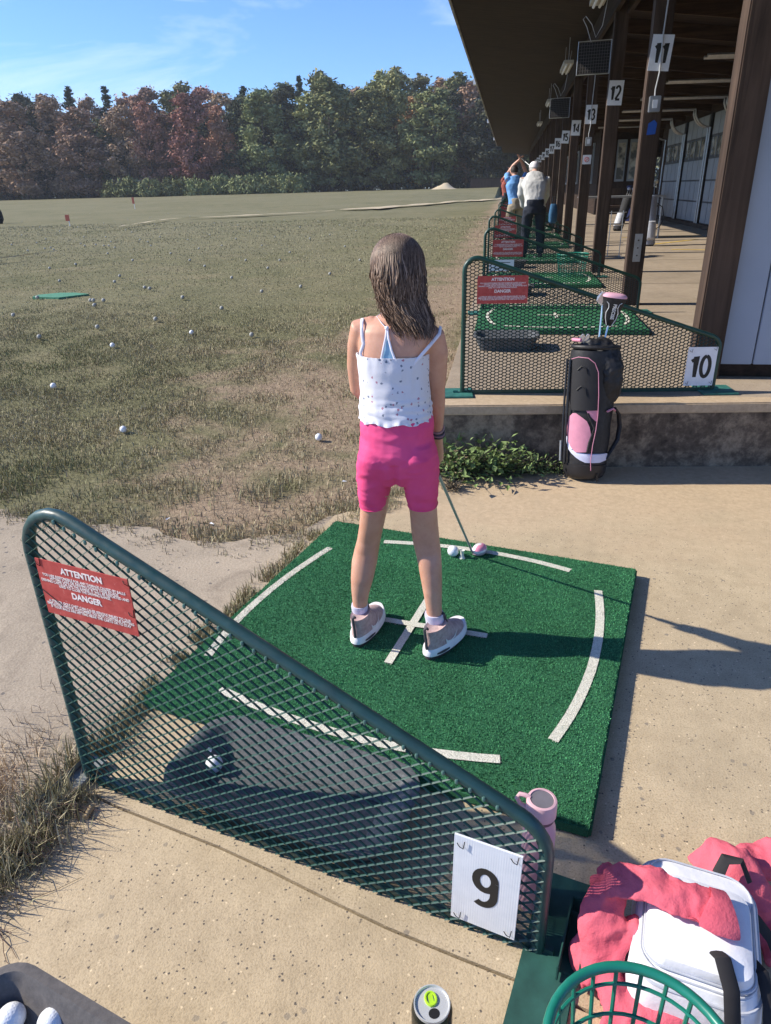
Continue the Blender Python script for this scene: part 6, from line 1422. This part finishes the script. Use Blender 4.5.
for k in range(2):
    g = MB(); g.tube([(.008*k,.01*k,-.12), (.004*k,0,0)], .0042, 6); g.build('shaft', M['galv'], t3, True)
    g = MB(); x = -.012+.022*k; g.add([(x-.018,-.006,.0),(x+.002,-.008,.034),(x+.012,-.006,.03),(x+.012,-.004,-.004)]+[(x-.018,.006,.0),(x+.002,.006,.034),(x+.012,.006,.03),(x+.012,.006,-.004)], [(0,1,2,3),(7,6,5,4),(0,4,5,1),(1,5,6,2),(2,6,7,3),(3,7,4,0)]); g.build('iron_head', bpy.data.materials['chrome'], t3, bevel=.002)

# ================================================================ white backpack lying on the slab
PK = empty('backpack', (.375, .868, .002), R(-13), 'white backpack with black straps lying on the concrete under a pink hoodie', 'backpack')
pw = NT('white_canvas', .8, .25); pw.col(pw.ramp(pw.noise(12, 5), [(.3, (.70,.71,.76)), (.7, (.82,.82,.86))])); pw.bump(pw.noise(300, 2), .2, .001); pw.bump(pw.noise(16, 4), .4, .008); pw = pw.mat
def prr(hx, hy, z, r, cx_=0, cy_=0, n=6): return [Vector((x+cx_, y+cy_, z)) for x, y in rounded([(-hx,-hy),(hx,-hy),(hx,hy),(-hx,hy)], [r]*4, n)]
def puff(ring, a): 
    return [p+Vector((p.x, p.y, 0)).normalized()*a*mn.noise(p*18)+Vector((0,0,a*.6*mn.noise(p*14+Vector((5,0,0))))) for p in ring]
g = MB(); g.loft([puff(prr(hx, hy, z, r), .004) for hx, hy, z, r in ((.080,.105,.0,.04),(.095,.122,.012,.045),(.102,.128,.04,.045),(.103,.128,.08,.045),(.099,.124,.118,.045),(.090,.115,.138,.042),(.070,.095,.146,.04),(.040,.060,.149,.03),(.01,.02,.150,.008))]); g.build('body', pw, PK, True)
g = MB(); g.loft([puff(prr(hx, hy, z, r, 0, -.018), .003) for hx, hy, z, r in ((.078,.082,.140,.03),(.082,.086,.150,.03),(.078,.082,.164,.03),(.062,.066,.172,.03),(.03,.03,.174,.015))]); pkf = g.build('front_pocket', pw, PK, True)
zp = plain('pale_grey_zip', (.48,.50,.56), .5, .4)
g = MB(); g.tube(prr(.0975, .123, .1225, .045), .0028, 6, closed=True); g.build('zip', zp, PK, True)
g = MB(); g.tube(prr(.0845, .0885, .148, .03, 0, -.018), .0022, 6, closed=True); g.build('zip', zp, pkf, True)
g = MB(); g.tube(prr(.088, .113, .1415, .042), .0018, 6, closed=True); g.build('seam', zp, PK, True)
g = MB(); g.box(-.012,.055,-.034,-.031,.1725,.1745); g.build('label', zp, pkf)
web = plain('black_webbing', (.03,.028,.03), .8, .2)
def webb(pts, w, name='strap'): g = MB(); g.tube(pts, w, 8, flat=.22, up=(0,0,1)); return g.build(name, web, PK, True)
webb([(.035,.118,.135),(.045,.140,.155),(.072,.142,.158),(.088,.120,.135)], .011, 'grab_handle')
webb([(.02,-.060,.166),(.030,-.085,.185),(.045,-.120,.165),(.055,-.150,.11),(.05,-.165,.04),(.03,-.17,.01)], .013); webb([(.078,-.035,.140),(.094,-.060,.150),(.105,-.100,.130),(.110,-.135,.08),(.10,-.155,.02)], .010)
webb([(.098,.070,.110),(.125,.055,.09),(.155,.030,.04),(.175,.0,.01),(.19,-.05,.006)], .012)
webb([(.060,-.128,.05),(.085,-.140,.03),(.10,-.15,.008)], .016)
g = MB(); g.box(-.075,.095,-.134,-.120,.004,.045); g.build('bottom_panel', web, PK, bevel=.01)
# ================================================================ pink hoodie
m = NT('coral_pink_fleece', .95, .1); m.col(m.ramp(m.noise(10, 5), [(.3, (.58,.10,.145)), (.7, (.70,.15,.195))])); m.bump(m.noise(260, 3), .4, .002); m.bump(m.noise(30, 5, .65), .5, .008); FLE = m.mat
HO = Vector((.30, .93, .0)); hood = empty('hoodie', HO, 0, 'coral pink hoodie draped over and around the white backpack', 'hoodie')
g = MB()
def Z(u, v, z): return atz(u, v, z)
def cl(pts, rad, flat, dst=None): (dst or g).tube([Z(*p) for p in pts], rad, 16, flat=flat, up=(0,0,1))
cl([(604,884,.150),(618,880,.172),(645,882,.188),(675,895,.194),(700,906,.194),(726,914,.188)], [.034,.042,.042,.041,.040,.040], .24)           # sleeve across the pack
cl([(610,868,.10),(606,895,.145),(602,925,.12),(598,955,.07),(592,985,.035)], [.024,.036,.040,.036,.030], .5)                                     # falls down the left side
cl([(640,925,.13),(618,935,.10),(606,965,.06),(615,1000,.03),(640,1030,.02)], [.02,.032,.036,.040,.040], .55)
cl([(606,940,.07),(590,935,.055),(579,945,.04),(577,965,.03),(590,985,.03)], [.022,.020,.021,.022,.022], .8)
cl([(600,985,.04),(640,1000,.05),(680,1012,.05),(712,1030,.04)], [.035,.045,.045,.035], .5)
cl([(600,1030,.02),(650,1050,.03),(700,1060,.03)], [.05,.055,.05], .4)
# part behind the pack
cl([(695,868,.06),(712,858,.085),(735,868,.10),(752,890,.09),(768,915,.05)], [.025,.040,.045,.036,.03], .7)
cl([(728,880,.06),(752,862,.07),(775,858,.08),(800,865,.06)], [.035,.038,.042,.04], .75)
cl([(752,905,.03),(770,930,.02),(790,960,.02)], [.04,.045,.045], .5)
def fold(p, n_):
    a = abs(mn.noise(Vector((p.x*17+p.y*9+3, p.y*20-p.x*8, p.z*16)))); b = abs(mn.noise(Vector((p.x*44, p.y*36+7, p.z*30)))); return p+n_*(.007*(.35-a*2.0)+.003*(.3-b*2.0)+.001*mn.noise(p*95))
o = remesh(g, 'fleece', FLE, .0045, 5, hood, fn=fold); o.location = -HO
g = MB(); cl([(708,908.5,.196),(712,910,.198),(728,914.5,.192),(732,915.5,.190)], [.040,.0425,.0425,.040], .28)
o = g.build('cuff', FLE, hood, True); o.location = -HO
# ================================================================ thin autumn air
hz = bpy.data.materials.new('air'); hz.use_nodes = True; t_ = hz.node_tree; t_.nodes.clear()
o_ = t_.nodes.new('ShaderNodeOutputMaterial'); pv = t_.nodes.new('ShaderNodeVolumePrincipled'); pv.inputs['Density'].default_value = .0005; pv.inputs['Color'].default_value = (.85,.88,.92,1)
t_.links.new(pv.outputs[0], o_.inputs['Volume'])
g = MB(); g.box(-500, 400, -60, 760, -2.5, 30); tag(g.build('haze', hz, normals=True), kind='stuff')
scene.cycles.volume_bounces = 0
